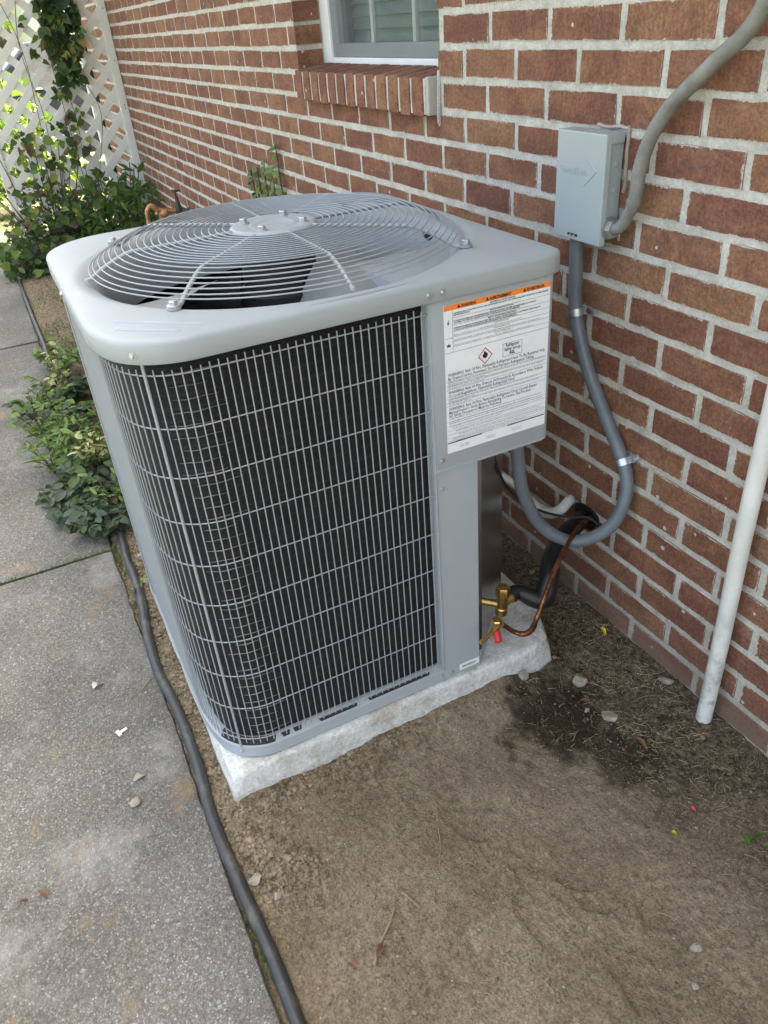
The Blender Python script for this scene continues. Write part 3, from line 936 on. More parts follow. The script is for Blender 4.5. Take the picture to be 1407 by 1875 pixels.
m_.add([(-0.40, -0.016, -0.004), (0.40, -0.016, -0.004), (0.40, 0.0, 0.005), (0.40, 0.016, 0.012), (-0.40, 0.016, 0.012), (-0.40, 0.0, 0.005)], [(0, 1, 2, 5), (5, 2, 3, 4)])
slat_me = m_.mesh('blind_slat'); slat_me.materials.append(M['blind'])
for k in range(34):
    o = obj('blind_slat', slat_me, None, win)
    o.location = Vector((-1.0775, 0.185, 1.20 + k * 0.034)) - off
    o.rotation_euler = (R(38), 0, 0)
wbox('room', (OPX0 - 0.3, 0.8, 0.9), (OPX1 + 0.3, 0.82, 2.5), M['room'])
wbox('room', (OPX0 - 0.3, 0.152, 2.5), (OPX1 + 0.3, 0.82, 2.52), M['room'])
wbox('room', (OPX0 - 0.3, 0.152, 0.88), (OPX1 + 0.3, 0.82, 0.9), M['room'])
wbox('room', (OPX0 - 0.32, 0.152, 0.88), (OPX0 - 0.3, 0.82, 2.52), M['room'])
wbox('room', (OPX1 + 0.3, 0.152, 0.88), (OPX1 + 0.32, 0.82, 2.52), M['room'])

# ================================================================== CONCRETE PAD
m_ = MB()
top = [(-0.62, -0.968), (0.176, -0.968), (0.176, -0.255), (0.165, -0.215), (0.05, -0.165), (-0.62, -0.165)]
bot = [(-0.63, -0.978), (0.186, -0.978), (0.188, -0.245), (0.176, -0.195), (0.055, -0.150), (-0.63, -0.150)]
PADZ = 0.080
bm = bmesh.new()
tv = [bm.verts.new((x, y, PADZ)) for x, y in top]; bv = [bm.verts.new((x, y, -0.05)) for x, y in bot]
bm.faces.new(tv); bm.faces.new(bv[::-1])
for i in range(6): bm.faces.new((bv[i], bv[(i + 1) % 6], tv[(i + 1) % 6], tv[i]))
bmesh.ops.bevel(bm, geom=[e for e in bm.edges], offset=0.008, segments=2, profile=0.5, affect='EDGES')
bmesh.ops.triangulate(bm, faces=[f for f in bm.faces if len(f.verts) > 4])
for _ in range(4):
    bmesh.ops.subdivide_edges(bm, edges=[e for e in bm.edges if e.calc_length() > 0.03], cuts=1, use_grid_fill=False)
    bmesh.ops.triangulate(bm, faces=[f for f in bm.faces if len(f.verts) > 4])
for v in bm.verts:
    c_ = v.co
    k = 0.0035 * float(vnoise(c_.x + c_.z * 2, c_.y + c_.z * 3, 12, 81)) + 0.0022 * float(vnoise(c_.x + c_.z * 3, c_.y - c_.z * 2, 40, 82))
    if c_.z > PADZ - 0.004: c_.z += k * 0.35
    else: c_.x += k; c_.y += k * 0.8
    cn = (Vector((0.176, -0.968, PADZ)) - c_).length       # chipped near corner
    if cn < 0.07: c_.z -= 0.012 * (1 - cn / 0.07); c_.x -= 0.010 * (1 - cn / 0.07)
me = bpy.data.meshes.new('concrete_pad'); bmesh.ops.recalc_face_normals(bm, faces=bm.faces); bm.to_mesh(me); bm.free()
for p in me.polygons: p.use_smooth = True
tag(obj('concrete_pad', me, M['pad']), 'pale rough concrete pad under the air conditioner', 'concrete pad')

# ================================================================== AIR CONDITIONER
ac = thing('air_conditioner', 'grey outdoor air conditioner with black coil behind wire grille on concrete pad', 'air conditioner', None, (-0.215, -0.603, PADZ + 0.001))
ACO = Vector(ac.location)


def acb(mbx, name, mat, parent=ac, smooth=False, bevel=0.0, angle=40, root=True):
    """build a part whose shapes are in world coordinates"""
    mbx.v = [tuple(Vector(v) - ACO) for v in mbx.v]
    return mbx.build(name, mat, parent, smooth, bevel, angle)


def rrect(x0, x1, y0, y1, r, seg=10):
    """rounded rectangle, counter-clockwise from the (+x,-y) corner; r per corner: (+x-y, +x+y, -x+y, -x-y)"""
    pts = []
    for (cx, cy, a0), rr in zip(((x1, y0, -90), (x1, y1, 0), (x0, y1, 90), (x0, y0, 180)), r):
        sx = -1 if cx == x1 else 1; sy = 1 if cy == y0 else -1
        ox, oy = cx + sx * rr, cy + sy * rr
        for k in range(seg + 1):
            a = R(a0 + 90 * k / seg)
            pts.append((ox + rr * math.cos(a), oy + rr * math.sin(a)))
    return pts


def resample(pts, ds, closed=True):
    P = np.array(pts + ([pts[0]] if closed else []))
    d = np.r_[0, np.cumsum(np.hypot(*np.diff(P, axis=0).T))]
    n = max(2, int(round(d[-1] / ds)))
    t = np.linspace(0, d[-1], n + 1)
    if closed: t = t[:-1]
    return np.stack([np.interp(t, d, P[:, 0]), np.interp(t, d, P[:, 1])], 1), d[-1]


BX0, BX1, BY0, BY1 = -0.583, AC_FRONT, -0.973, -0.2385
NCX, NCY, NCR = BX1 - 0.105, -0.860, 0.105          # tight part of the near corner


def ac_outline(o, rpp=0.02, rmp=0.06, rmm=0.12, seg=14):
    """casing outline grown by o; returns points (counter-clockwise) and how many belong to the near corner"""
    r_ = NCR + o; y0 = BY0 - o
    ex, ey = NCX + r_ * math.cos(R(75)), NCY - r_ * math.sin(R(75))
    lq = 2 * (ey - y0) / math.tan(R(15))
    near = []
    for k in range(8):
        t = k / 8.0
        near.append((ex - lq * (1 - t), y0 + (ey - y0) * t * t))
    for k in range(seg + 1):
        a = R(-75 + 75 * k / seg)
        near.append((NCX + r_ * math.cos(a), NCY + r_ * math.sin(a)))
    rest = rrect(BX0 - o, BX1 + o, y0, BY1 + o, (0.1, rpp, rmp, rmm), seg)[seg + 1:]
    return near + rest, len(near)

ZB = PADZ + 0.003
# base pan with the corner cut off for the valves
base_out, NNB = ac_outline(0.003, 0.001, 0.05, 0.12)
base_out = [p for p in base_out if p[0] + p[1] < -0.235]
base_cut = []
for p in base_out: base_cut.append(p)
# insert the chamfer ends in order
ci = next(i for i, p in enumerate(base_cut) if p[1] > -0.3 or (p[0] < 0.1 and p[1] > -0.5))
base_cut = base_cut[:ci] + [(BX1 + 0.003, -0.395), (-0.232 - BY1 - 0.003, BY1 + 0.003)] + base_cut[ci:]
m_ = MB()
def ring_strip(mbx, outline, z0, z1, inset_top=0.0):
    n = len(outline); c = np.mean(np.array(outline), 0)
    lo = [(p[0], p[1], z0) for p in outline]
    hi = [(p[0] + (c[0] - p[0]) * inset_top, p[1] + (c[1] - p[1]) * inset_top, z1) for p in outline]
    mbx.add(lo + hi, [(i, (i + 1) % n, (i + 1) % n + n, i + n) for i in range(n)])
ring_strip(m_, base_cut, ZB, ZB + 0.026)
inner = [(p[0] * 0.965 + (-0.213) * 0.035, p[1] * 0.965 + (-0.603) * 0.035) for p in base_cut]
n = len(base_cut)
m_.add([(p[0], p[1], ZB + 0.026) for p in base_cut] + [(p[0], p[1], ZB + 0.037) for p in inner], [(i, (i + 1) % n, (i + 1) % n + n, i + n) for i in range(n)])
m_.add([(p[0], p[1], ZB + 0.037) for p in inner], [tuple(range(n))])
m_.add([(p[0], p[1], ZB) for p in base_cut], [tuple(range(n))])
base = acb(m_, 'base_pan', M['paint'], ac, True, 0, 30)
def pan_z(x): return ZB + 0.026 + 0.011 * (BX1 + 0.003 - x) / 0.0132 + 0.0010
for (ya, yb, xa, xb) in ((-0.77, -0.69, 0.000, 0.005), (-0.66, -0.52, 0.000, 0.005), (-0.825, -0.812, 0.001, 0.008), (-0.85, -0.837, 0.001, 0.008)):  # dark quads laid on the pan stand in for shaded slots
    m_ = MB(); x0_, x1_ = BX1 - xa, BX1 - xb
    m_.add([(x0_, ya, pan_z(x0_)), (x0_, yb, pan_z(x0_)), (x1_, yb + 0.003, pan_z(x1_)), (x1_, ya - 0.003, pan_z(x1_))], [(0, 1, 2, 3)])
    m_.v = [tuple(Vector(v) - ACO) for v in m_.v]
    m_.build('drain_slot_shade', M['dark'], base)

m_ = MB(); sel = [i for i in range(len(base_cut)) if i < NNB - 1 and math.atan2(base_cut[i][1] - NCY, base_cut[i][0] - NCX) > R(-72)]  # dark strip laid on the pan paints the shade of an opening
oo = [tuple(np.array(base_cut[i]) * 0.84 + np.array(inner[i]) * 0.16) + (ZB + 0.0286,) for i in sel]; ii_ = [inner[i] + (ZB + 0.0382,) for i in sel]; n_ = len(sel)
m_.add(oo + ii_, [(k, k + 1, k + 1 + n_, k + n_) for k in range(n_ - 1)])
m_.v = [tuple(Vector(v) - ACO) for v in m_.v]; m_.build('corner_opening_shade', M['dark'], base)
# coil
coil_path, _n = ac_outline(-0.016, 0.02, 0.06, 0.105)
coil_path, _l = resample(coil_path, 0.008)
keep = [p for p in coil_path.tolist() if not (p[0] > -0.02 and p[1] > -0.48)]
i0 = max(range(len(keep)), key=lambda i: math.dist(keep[i], keep[i - 1]))
keep = keep[i0:] + keep[:i0]
m_ = MB(); n = len(keep)
m_.add([(p[0], p[1], ZB + 0.036) for p in keep] + [(p[0], p[1], 0.914) for p in keep], [(i, i + 1, i + 1 + n, i + n) for i in range(n - 1)])
ins_ = [(p[0] + (-0.215 - p[0]) * 0.07, p[1] + (-0.603 - p[1]) * 0.07) for p in keep]
m_.add([(p[0], p[1], ZB + 0.036) for p in ins_] + [(p[0], p[1], 0.912) for p in ins_], [(i, i + n, i + 1 + n, i + 1) for i in range(n - 1)])
m_.add([(p[0], p[1], 0.914) for p in keep] + [(p[0], p[1], 0.912) for p in ins_], [(i, i + 1, i + 1 + n, i + n) for i in range(n - 1)])
coil = acb(m_, 'coil', M['coil'], ac, True)
# copper tubes that glint between the splayed fins of the near corner
m_ = MB()
arc = [(NCX + 0.0898 * math.cos(R(a)), NCY + 0.0898 * math.sin(R(a))) for a in range(-36, 0, 4)] + [(BX1 - 0.0152, -0.860 + 0.012 * k) for k in range(4)]
for k in range(37):
    zz = ZB + 0.047 + k * 0.021
    j = random.Random(k).randrange(0, 4)
    pa = [(x, y, zz + 0.0006 * math.sin(k * 3 + i)) for i, (x, y) in enumerate(arc[j:len(arc) - (k % 3)])]
    nn_ = len(pa)
    m_.tube(pa, [0.0003 + 0.0008 * math.sin(math.pi * min(1, (i + 0.6) / nn_)) for i in range(nn_)], 5)
tr_ = acb(m_, 'tube_rows', M['tube_row'], ac, True); tr_['kind'] = 'stuff'

# wire grille
wire_grille = bpy.data.objects.new('wire_grille', None); col.objects.link(wire_grille); wire_grille.parent = ac; wire_grille.empty_display_size = 0.03
guard, NNG = ac_outline(0.0)
start = (BX1, -0.478)
gpath = [(BX1, -0.478)]
idx0 = len(guard)
# walk clockwise from the post: along +x face to the near corner, then the -y face
corner = guard[:NNG][::-1]
gpath += corner + guard[-15:][::-1]
gp, glen = resample(gpath, 0.004, False)
WZ = [0.8895 - i * 0.0843 for i in range(10)]
m_ = MB(); m_.tube([(p[0] - ACO.x, p[1] - ACO.y, 0) for p in gp], 0.0012, 6)
hw_me = m_.mesh('horizontal_wire', True); hw_me.materials.append(M['wire'])
for z_ in WZ:
    o = obj('horizontal_wire', hw_me, None, wire_grille); o.location = (0, 0, z_ - ACO.z)
m_ = MB(); m_.tube([(0, 0, 0.122 - ACO.z), (0, 0, 0.899 - ACO.z)], 0.0011, 6)
vw_me = m_.mesh('vertical_wire', True); vw_me.materials.append(M['wire'])
m_ = MB(); m_.tube([(0, 0, 0.112 - ACO.z), (0, 0, 0.917 - ACO.z)], 0.0024, 8)
tw_me = m_.mesh('support_rod', True); tw_me.materials.append(M['wire'])
cg = [(NCX, NCY)]
sdist = np.r_[0, np.cumsum(np.hypot(*np.diff(gp, axis=0).T))]
SP = 0.0132
dcorner = None
for k in range(int(glen / SP)):
    s_ = 0.0085 + k * SP
    if s_ > glen: break
    x = np.interp(s_, sdist, gp[:, 0]); y = np.interp(s_, sdist, gp[:, 1])
    t = np.interp(s_ + 0.002, sdist, gp[:, 0]) - x, np.interp(s_ + 0.002, sdist, gp[:, 1]) - y
    tl = math.hypot(*t) + 1e-9
    nx_, ny_ = t[1] / tl, -t[0] / tl          # outward for clockwise walk
    if nx_ * (x + 0.215) + ny_ * (y + 0.603) < 0: nx_, ny_ = -nx_, -ny_
    ang = math.degrees(math.atan2(-(y - cg[0][1]), x - cg[0][0])) if (x > cg[0][0] and y < cg[0][1]) else None
    rod = (k == 0) or (ang is not None and dcorner is None and ang > 40)
    if ang is not None and ang > 40 and dcorner is None: dcorner = (x, y)
    o = obj('support_rod' if rod else 'vertical_wire', tw_me if rod else vw_me, None, wire_grille)
    off_ = 0.0036 if rod else 0.0022
    o.location = (x + nx_ * off_ - ACO.x, y + ny_ * off_ - ACO.y, random.Random(k).uniform(-0.002, 0.002))

# corner posts
def sheet(path, z0, z1, th=0.0016):
    P = np.array(path, float); m_ = MB(); n = len(P)
    N = np.zeros_like(P)
    for i in range(n):
        t = P[min(i + 1, n - 1)] - P[max(i - 1, 0)]; t = t / (np.linalg.norm(t) + 1e-9)
        N[i] = (-t[1], t[0])
    Q = P + N * th
    vs = [(p[0], p[1], z0) for p in P] + [(p[0], p[1], z0) for p in Q] + [(p[0], p[1], z1) for p in P] + [(p[0], p[1], z1) for p in Q]
    fs = []
    for i in range(n - 1):
        fs += [(i, i + 1, 2 * n + i + 1, 2 * n + i), (n + i, 3 * n + i, 3 * n + i + 1, n + i + 1), (2 * n + i, 2 * n + i + 1, 3 * n + i + 1, 3 * n + i), (i, n + i, n + i + 1, i + 1)]
    fs += [(0, 2 * n, 3 * n, n), (n - 1, 2 * n - 1, 4 * n - 1, 3 * n - 1)]
    m_.add(vs, fs)
    return m_


lp_ = rrect(BX0 - 0.004, BX1, BY0 - 0.0035, BY1, (0.1, 0.02, 0.06, 0.12), 12)[-13:]
lp_ = [(BX0 - 0.004, BY0 + 0.13)] + lp_ + [(BX0 + 0.14, BY0 - 0.0035)]
acb(sheet(lp_[::-1], ZB + 0.028, 0.918), 'corner_post', M['paint'], ac, True, 0, 30)
fp_ = rrect(BX0 - 0.006, BX1, BY0, BY1 + 0.005, (0.1, 0.02, 0.06, 0.10), 12)[26:39]
fp_ = [(BX0 + 0.10, BY1 + 0.005)] + fp_ + [(BX0 - 0.006, BY1 - 0.10)]
acb(sheet(fp_[::-1], ZB + 0.028, 0.918), 'corner_post', M['paint'], ac, True, 0, 30)
# front post right of the grille: a folded channel
pp = [(BX1 - 0.012, -0.4905), (BX1 - 0.001, -0.4875), (BX1 + 0.002, -0.4835), (BX1 + 0.002, -0.399), (BX1 - 0.002, -0.3955), (BX1 - 0.020, -0.3955)]
post = acb(sheet(pp[::-1], ZB + 0.001, 0.912), 'front_post', M['paint'], ac, True, 0, 30)
# mirror-like sheet across the cut corner
acb(sheet([(0.000, -0.233), (0.150, -0.383), (0.150, -0.394)], ZB + 0.03, 0.905, 0.0012), 'corner_sheet', M['sheet'], ac)
acb(sheet([(-0.21, BY1 - 0.002), (-0.004, BY1 - 0.002), (0.001, -0.235)], ZB + 0.03, 0.905, 0.0014), 'side_sheet', M['paint'], ac)
# control box cover
cb = rrect(-0.12, BX1 + 0.0055, -0.4865, BY1 - 0.003, (0.0025, 0.012, 0.003, 0.003), 6)
m_ = MB(); m_.prism(cb, 0.598, 0.9115)
cbo = acb(m_, 'control_cover', M['paint'], ac, True, 0.0016, 30)
m_ = MB(); m_.box((BX1 + 0.0053, -0.4863, 0.5985), (BX1 + 0.0066, -0.2565, 0.604)); m_.v = [tuple(Vector(v) - ACO) for v in m_.v]
m_.build('bottom_hem', M['paint'], cbo)

# top cover
CX, CY = -0.207, -0.600
out_top, _n = ac_outline(0.0135, 0.03, 0.13, 0.135, 16)
NA = 192
def polar(pts, n=NA):
    P = np.array(pts) - (CX, CY); a = np.arctan2(P[:, 1], P[:, 0]); r = np.hypot(*P.T)
    o = np.argsort(a); a = a[o]; X_ = P[o]
    a3 = np.r_[a - 2 * np.pi, a, a + 2 * np.pi]; X3 = np.vstack([X_, X_, X_])
    out = []
    for k in range(n):
        th = -np.pi + 2 * np.pi * (k + 0.5) / n
        j = np.searchsorted(a3, th)
        p, q = X3[j - 1], X3[j]
        d = np.array([math.cos(th), math.sin(th)]); e = q - p
        den = d[0] * e[1] - d[1] * e[0]
        t = (p[0] * e[1] - p[1] * e[0]) / den if abs(den) > 1e-9 else np.hypot(*p)
        out.append(d * t)
    return np.array(out)
PO = polar(out_top)
ra = np.hypot(*PO.T); ux = PO / ra[:, None]
def loop(dr, z): return [(CX + u[0] * (r_ + dr), CY + u[1] * (r_ + dr), z) for u, r_ in zip(ux, ra)]
def circ(r_, z): return [(CX + u[0] * r_, CY + u[1] * r_, z) for u in ux]
ZT = 0.946
def toc(f, r_, z): return [(CX + u[0] * (rr * (1 - f) + r_ * f), CY + u[1] * (rr * (1 - f) + r_ * f), z) for u, rr in zip(ux, ra)]
loops = [loop(-0.016, 0.9115), loop(-0.002, 0.9105), loop(0.0, 0.913), loop(0.0, 0.9375), loop(-0.0008, 0.9408), loop(-0.0028, 0.9434), loop(-0.0062, 0.9448), loop(-0.013, 0.9455)]
loops += [toc(0.45, 0.36, ZT), circ(0.366, ZT + 0.001), circ(0.358, ZT + 0.0005), circ(0.346, ZT - 0.004), circ(0.337, ZT - 0.009), circ(0.329, ZT - 0.018), circ(0.322, ZT - 0.034), circ(0.319, ZT - 0.075), circ(0.319, ZT - 0.11), circ(0.3215, ZT - 0.11), circ(0.3215, ZT - 0.05)]
m_ = MB(); vs = [p for l_ in loops for p in l_]
m_.add(vs, [(i * NA + k, i * NA + (k + 1) % NA, (i + 1) * NA + (k + 1) % NA, (i + 1) * NA + k) for i in range(len(loops) - 1) for k in range(NA)])
cover = acb(m_, 'top_cover', M['paint'], ac, True, 0, 55)


def bead(p, q, r_, zc, n=10, sq=0.45):
    """long rounded swage pressed up out of sheet metal"""
    p = np.array(p); q = np.array(q); d = (q - p) / np.linalg.norm(q - p); nrm = np.array([-d[1], d[0]])
    m_ = MB(); ring = []
    S = np.linspace(0, 1, 14); W = []
    Ltot = np.linalg.norm(q - p)
    for s_ in S:
        e = min(s_, 1 - s_) * Ltot
        W.append(r_ * math.sqrt(max(0.02, 1 - max(0, 1 - e / r_) ** 2)))
    for s_, w_ in zip(S, W):
        c = p + (q - p) * s_
        for k in range(n):
            a = math.pi * k / (n - 1)
            ring.append((c[0] + nrm[0] * math.cos(a) * w_, c[1] + nrm[1] * math.cos(a) * w_, zc - 0.0006 + math.sin(a) * w_ * sq))
    m_.add(ring, [(i * n + k, i * n + k + 1, (i + 1) * n + k + 1, (i + 1) * n + k) for i in range(13) for k in range(n - 1)])
    return m_


for (p, q) in (((0.034, -0.951), (0.146, -0.828)), ((0.075, -0.952), (0.148, -0.868)), ((0.02, -0.262), (0.128, -0.36)), ((0.075, -0.262), (0.135, -0.32)),
               ((-0.56, -0.40), (-0.43, -0.262)), ((-0.55, -0.34), (-0.48, -0.266)), ((-0.56, -0.80), (-0.43, -0.945)), ((-0.555, -0.86), (-0.47, -0.945))):
    m_ = bead(p, q, 0.0050, ZT - 0.0004, 10, 0.75 if p[1] < -0.9 and p[0] > 0 else 0.22); m_.v = [tuple(Vector(v) - ACO) for v in m_.v]
    m_.build('swage', M['paint'], cover, True)


def screw(p, nrm, parent, r_=0.0044, mat=None):
    m_ = MB()
    m_.lathe([(r_ * 1.25, 0), (r_ * 1.25, r_ * 0.25), (r_, r_ * 0.3)], (0, 0, 0), nrm, 14)
    m_.lathe([(r_ * 0.86, r_ * 0.28), (r_ * 0.86, r_ * 0.78), (r_ * 0.7, r_ * 0.92)], (0, 0, 0), nrm, 6)
    o = m_.build('screw', mat or M['steel'], parent, True, 0, 25)
    o.location = Vector(p) - ACO if True else p
    return o


XC = BX1 + 0.0142
for (y, z_) in ((-0.4915, 0.9245), (-0.4665, 0.9245)): screw((XC, y, z_), (1, 0, 0), cover)
q = (NCX + 0.1186 * math.cos(R(-43)), NCY + 0.1186 * math.sin(R(-43)), 0.9245)
screw(q, (math.cos(R(-43)), math.sin(R(-43)), 0), cover)
screw((-0.25, BY0 - 0.0137, 0.9245), (0, -1, 0), cover)
XP = BX1 + 0.0056
screw((XP, -0.474, 0.622), (1, 0, 0), cbo)
screw((BX1 + 0.0021, -0.4735, 0.563), (1, 0, 0), post)
screw((BX1 + 0.0032, -0.492, ZB + 0.014), (1, 0, 0), base)
screw((BX1 + 0.0032, -0.468, ZB + 0.014), (1, 0, 0), base)
q = (NCX + 0.1081 * math.cos(R(-42)), NCY + 0.1081 * math.sin(R(-42)), ZB + 0.014)
screw(q, (math.cos(R(-42)), math.sin(R(-42)), 0), base)
for (a, b_, zz) in ((-0.40, -0.985, 0.935),): pass

# fan guard
fg = bpy.data.objects.new('fan_guard', None); col.objects.link(fg); fg.parent = ac; fg.empty_display_size = 0.03
fg.location = Vector((CX, CY, 0)) - Vector((ACO.x, ACO.y, ACO.z))
KR, KZ, EZ = 0.262, 0.9855, 0.9535
def gz(r_):
    if r_ <= KR: return KZ + 0.002 * (1 - r_ / KR)
    t = (r_ - KR) / (0.338 - KR)
    return KZ + (EZ - KZ) * (0.35 * t + 0.65 * t ** 1.6)
for r_ in list(np.linspace(0.092, 0.258, 14)) + [0.2715, 0.284, 0.2955, 0.3065, 0.317, 0.3275, 0.3355]:
    m_ = MB(); m_.tube([(r_ * math.cos(a), r_ * math.sin(a), gz(r_)) for a in np.linspace(0, 2 * math.pi, 97)[:-1]], 0.00125, 6, True, True)
    m_.build('ring', M['wire'], fg, True)
for k in range(8):
    a = R(45 * k)
    bolt = k % 2 == 1
    rs = [0.074, 0.12, 0.2, 0.245, 0.262, 0.280, 0.30, 0.32, 0.338] + ([0.347, 0.352] if bolt else [0.343])
    pa = [(r_ * math.cos(a), r_ * math.sin(a), (gz(min(r_, 0.338)) - 0.0034) if r_ <= 0.338 else ZT + 0.003) for r_ in rs]
    m_ = MB(); m_.tube(catmull(pa, 0.01), 0.0038, 8)
    rib = m_.build('rib', M['wire'], fg, True)
    if bolt:
        c0 = Vector((0.360 * math.cos(a), 0.360 * math.sin(a), ZT + 0.0035))
        m_ = MB(); m_.tube([c0 + Vector((0.0085 * math.cos(t), 0.0085 * math.sin(t), 0)) for t in np.linspace(0, 2 * math.pi, 19)[:-1]], 0.0030, 6, True, True)
        m_.build('eyelet', M['wire'], rib, True)
        m_ = MB(); m_.lathe([(0.0105, 0.0028), (0.0105, 0.0045), (0.0075, 0.0052)], c0, (0, 0, 1), 16); m_.lathe([(0.0068, 0.005), (0.0068, 0.0095), (0.0055, 0.0108)], c0, (0, 0, 1), 6)
        m_.build('bolt', M['steel'], rib, True, 0, 25)
    else:
        c0 = Vector((0.343 * math.cos(a), 0.343 * math.sin(a), ZT + 0.003))
        m_ = MB(); m_.lathe([(0.0048, -0.003), (0.0048, 0.002), (0.0036, 0.0035)], c0, (0, 0, 1), 12); m_.build('foot', M['wire'], rib, True)
m_ = MB(); m_.lathe([(0.002, 0.985), (0.040, 0.9855), (0.052, 0.9875), (0.068, 0.9885), (0.077, 0.9875), (0.0805, 0.9845), (0.0805, 0.981), (0.076, 0.979)], (0, 0, 0), (0, 0, 1), 48)
hub = m_.build('motor_plate', M['paint'], fg, True, 0, 50)
m_ = MB(); m_.lathe([(0.028, 0.9845), (0.034, 0.9868), (0.040, 0.9878), (0.046, 0.9868), (0.050, 0.9850)], (0, 0, 0), (0, 0, 1), 40); m_.build('pressed_ring', M['paint'], hub, True, 0, 60)
for k in range(4):
    a = R(45 + 90 * k + 6)
    m_ = MB(); m_.lathe([(0.0105, 0.9870), (0.0105, 0.9895), (0.0075, 0.9900)], (0.058 * math.cos(a), 0.058 * math.sin(a), 0), (0, 0, 1), 14); m_.lathe([(0.0072, 0.9895), (0.0072, 0.9955), (0.0058, 0.9968)], (0.058 * math.cos(a), 0.058 * math.sin(a), 0), (0, 0, 1), 6)
    m_.build('nut', M['steel'], hub, True, 0, 25)
# fan: motor and blades
fan = bpy.data.objects.new('fan', None); col.objects.link(fan); fan.parent = ac; fan.location = fg.location; fan.empty_display_size = 0.03
m_ = MB(); m_.lathe([(0.03, 0.80), (0.066, 0.805), (0.07, 0.82), (0.07, 0.935), (0.062, 0.95), (0.03, 0.979)], (0, 0, 0), (0, 0, 1), 32); m_.build('motor', M['dark'], fan, True, 0, 45)
def blade_mesh():
    m_ = MB(); nr, na = 8, 12; vs = []
    for i in range(nr + 1):
        r_ = 0.075 + (0.306 - 0.075) * i / nr
        wid = R(52 + 20 * i / nr)
        for k in range(na + 1):
            t = k / na - 0.5
            a = t * wid + R(16) * (i / nr) ** 1.3
            # rounded tip corners
            rr = r_ - (0.030 * (abs(2 * t)) ** 5 if i == nr else 0)
            z_ = 0.872 + t * (0.090 - 0.02 * i / nr) + 0.012 * (1 - (2 * t) ** 2)
            vs.append((rr * math.cos(a), rr * math.sin(a), z_))
    n = na + 1
    m_.add(vs, [(i * n + k, i * n + k + 1, (i + 1) * n + k + 1, (i + 1) * n + k) for i in range(nr) for k in range(na)])
    m_.add([(v[0], v[1], v[2] - 0.002) for v in vs], [(i * n + k, (i + 1) * n + k, (i + 1) * n + k + 1, i * n + k + 1) for i in range(nr) for k in range(na)])
    return m_.mesh('blade', True)
bl = blade_mesh(); bl.materials.append(M['blade'])
for k, a in enumerate((-108, 14, 134)):
    o = obj('blade', bl, None, fan); o.rotation_euler = (0, 0, R(a))
m_ = MB(); m_.lathe([(0.075, 0.84), (0.082, 0.845), (0.082, 0.872), (0.07, 0.88)], (0, 0, 0), (0, 0, 1), 32); m_.build('fan_hub', M['dark'], fan, True, 0, 45)

# warning label on the control cover
XL = XP + 0.0002
LY0, LY1, LZ0, LZ1 = -0.4615, -0.2535, 0.632, 0.8985
m_ = MB(); m_.box((XL, LY0, LZ0), (XL + 0.0006, LY1, LZ1)); wl = acb(m_, 'warning_label', M['label'], ac)
LW, LH = LY1 - LY0, LZ1 - LZ0


def lab(u0, v0, u1, v1, mat, name, dx=0.0010):
    """rectangle on the label, u right 0..1, v down 0..1"""
    m_ = MB(); y0, y1 = LY0 + LW * u0, LY0 + LW * u1; z1, z0 = LZ1 - LH * v0, LZ1 - LH * v1
    m_.add([(XL + dx, y0, z0), (XL + dx, y1, z0), (XL + dx, y1, z1), (XL + dx, y0, z1)], [(0, 1, 2, 3)])
    m_.v = [tuple(Vector(v) - ACO) for v in m_.v]
    return m_.build(name, mat, wl)


def rules(rects, mat, name, dx=0.0011):
    m_ = MB()
    for (u0, v0, u1, v1) in rects:
        y0, y1 = LY0 + LW * u0, LY0 + LW * u1; z1, z0 = LZ1 - LH * v0, LZ1 - LH * v1
        m_.add([(XL + dx, y0, z0), (XL + dx, y1, z0), (XL + dx, y1, z1), (XL + dx, y0, z1)], [(0, 1, 2, 3)])
    m_.v = [tuple(Vector(v) - ACO) for v in m_.v]
    return m_.build(name, mat, wl)


def text_mesh(s_, size, bold=0.0, res=1):
    cu = bpy.data.curves.new('text', 'FONT'); cu.body = s_; cu.size = size; cu.resolution_u = res; cu.fill_mode = 'FRONT'
    if bold: cu.offset = bold
    to = bpy.data.objects.new('tmp', cu); col.objects.link(to)
    dg = bpy.context.evaluated_depsgraph_get(); dg.update()
    me = bpy.data.meshes.new_from_object(to.evaluated_get(dg))
    bpy.data.objects.remove(to); bpy.data.curves.remove(cu)
    return me


ROT = Matrix(((0, 0, 1), (1, 0, 0), (0, 1, 0)))     # text x -> +y, text y -> +z


def put_text(lines, mat, name, parent, dx=0.0013):
    """lines: (u, v_baseline, text, size_m, fit_width_fraction or None, bold)"""
    vs, fs = [], []
    for (u, v, s_, size, fit, bold) in lines:
        me = text_mesh(s_, size, bold)
        if not len(me.vertices): continue
        wd = max(v_.co.x for v_ in me.vertices)
        k = (LW * fit / wd) if fit else 1.0
        n0 = len(vs)
        for v_ in me.vertices:
            vs.append((XL + dx - ACO.x, LY0 + LW * u + v_.co.x * k - ACO.y, LZ1 - LH * v + v_.co.y - ACO.z))
        fs += [tuple(n0 + i for i in p.vertices) for p in me.polygons]
        bpy.data.meshes.remove(me)
    me = bpy.data.meshes.new(name); me.from_pydata(vs, [], fs)
    return obj(name, me, mat, parent)


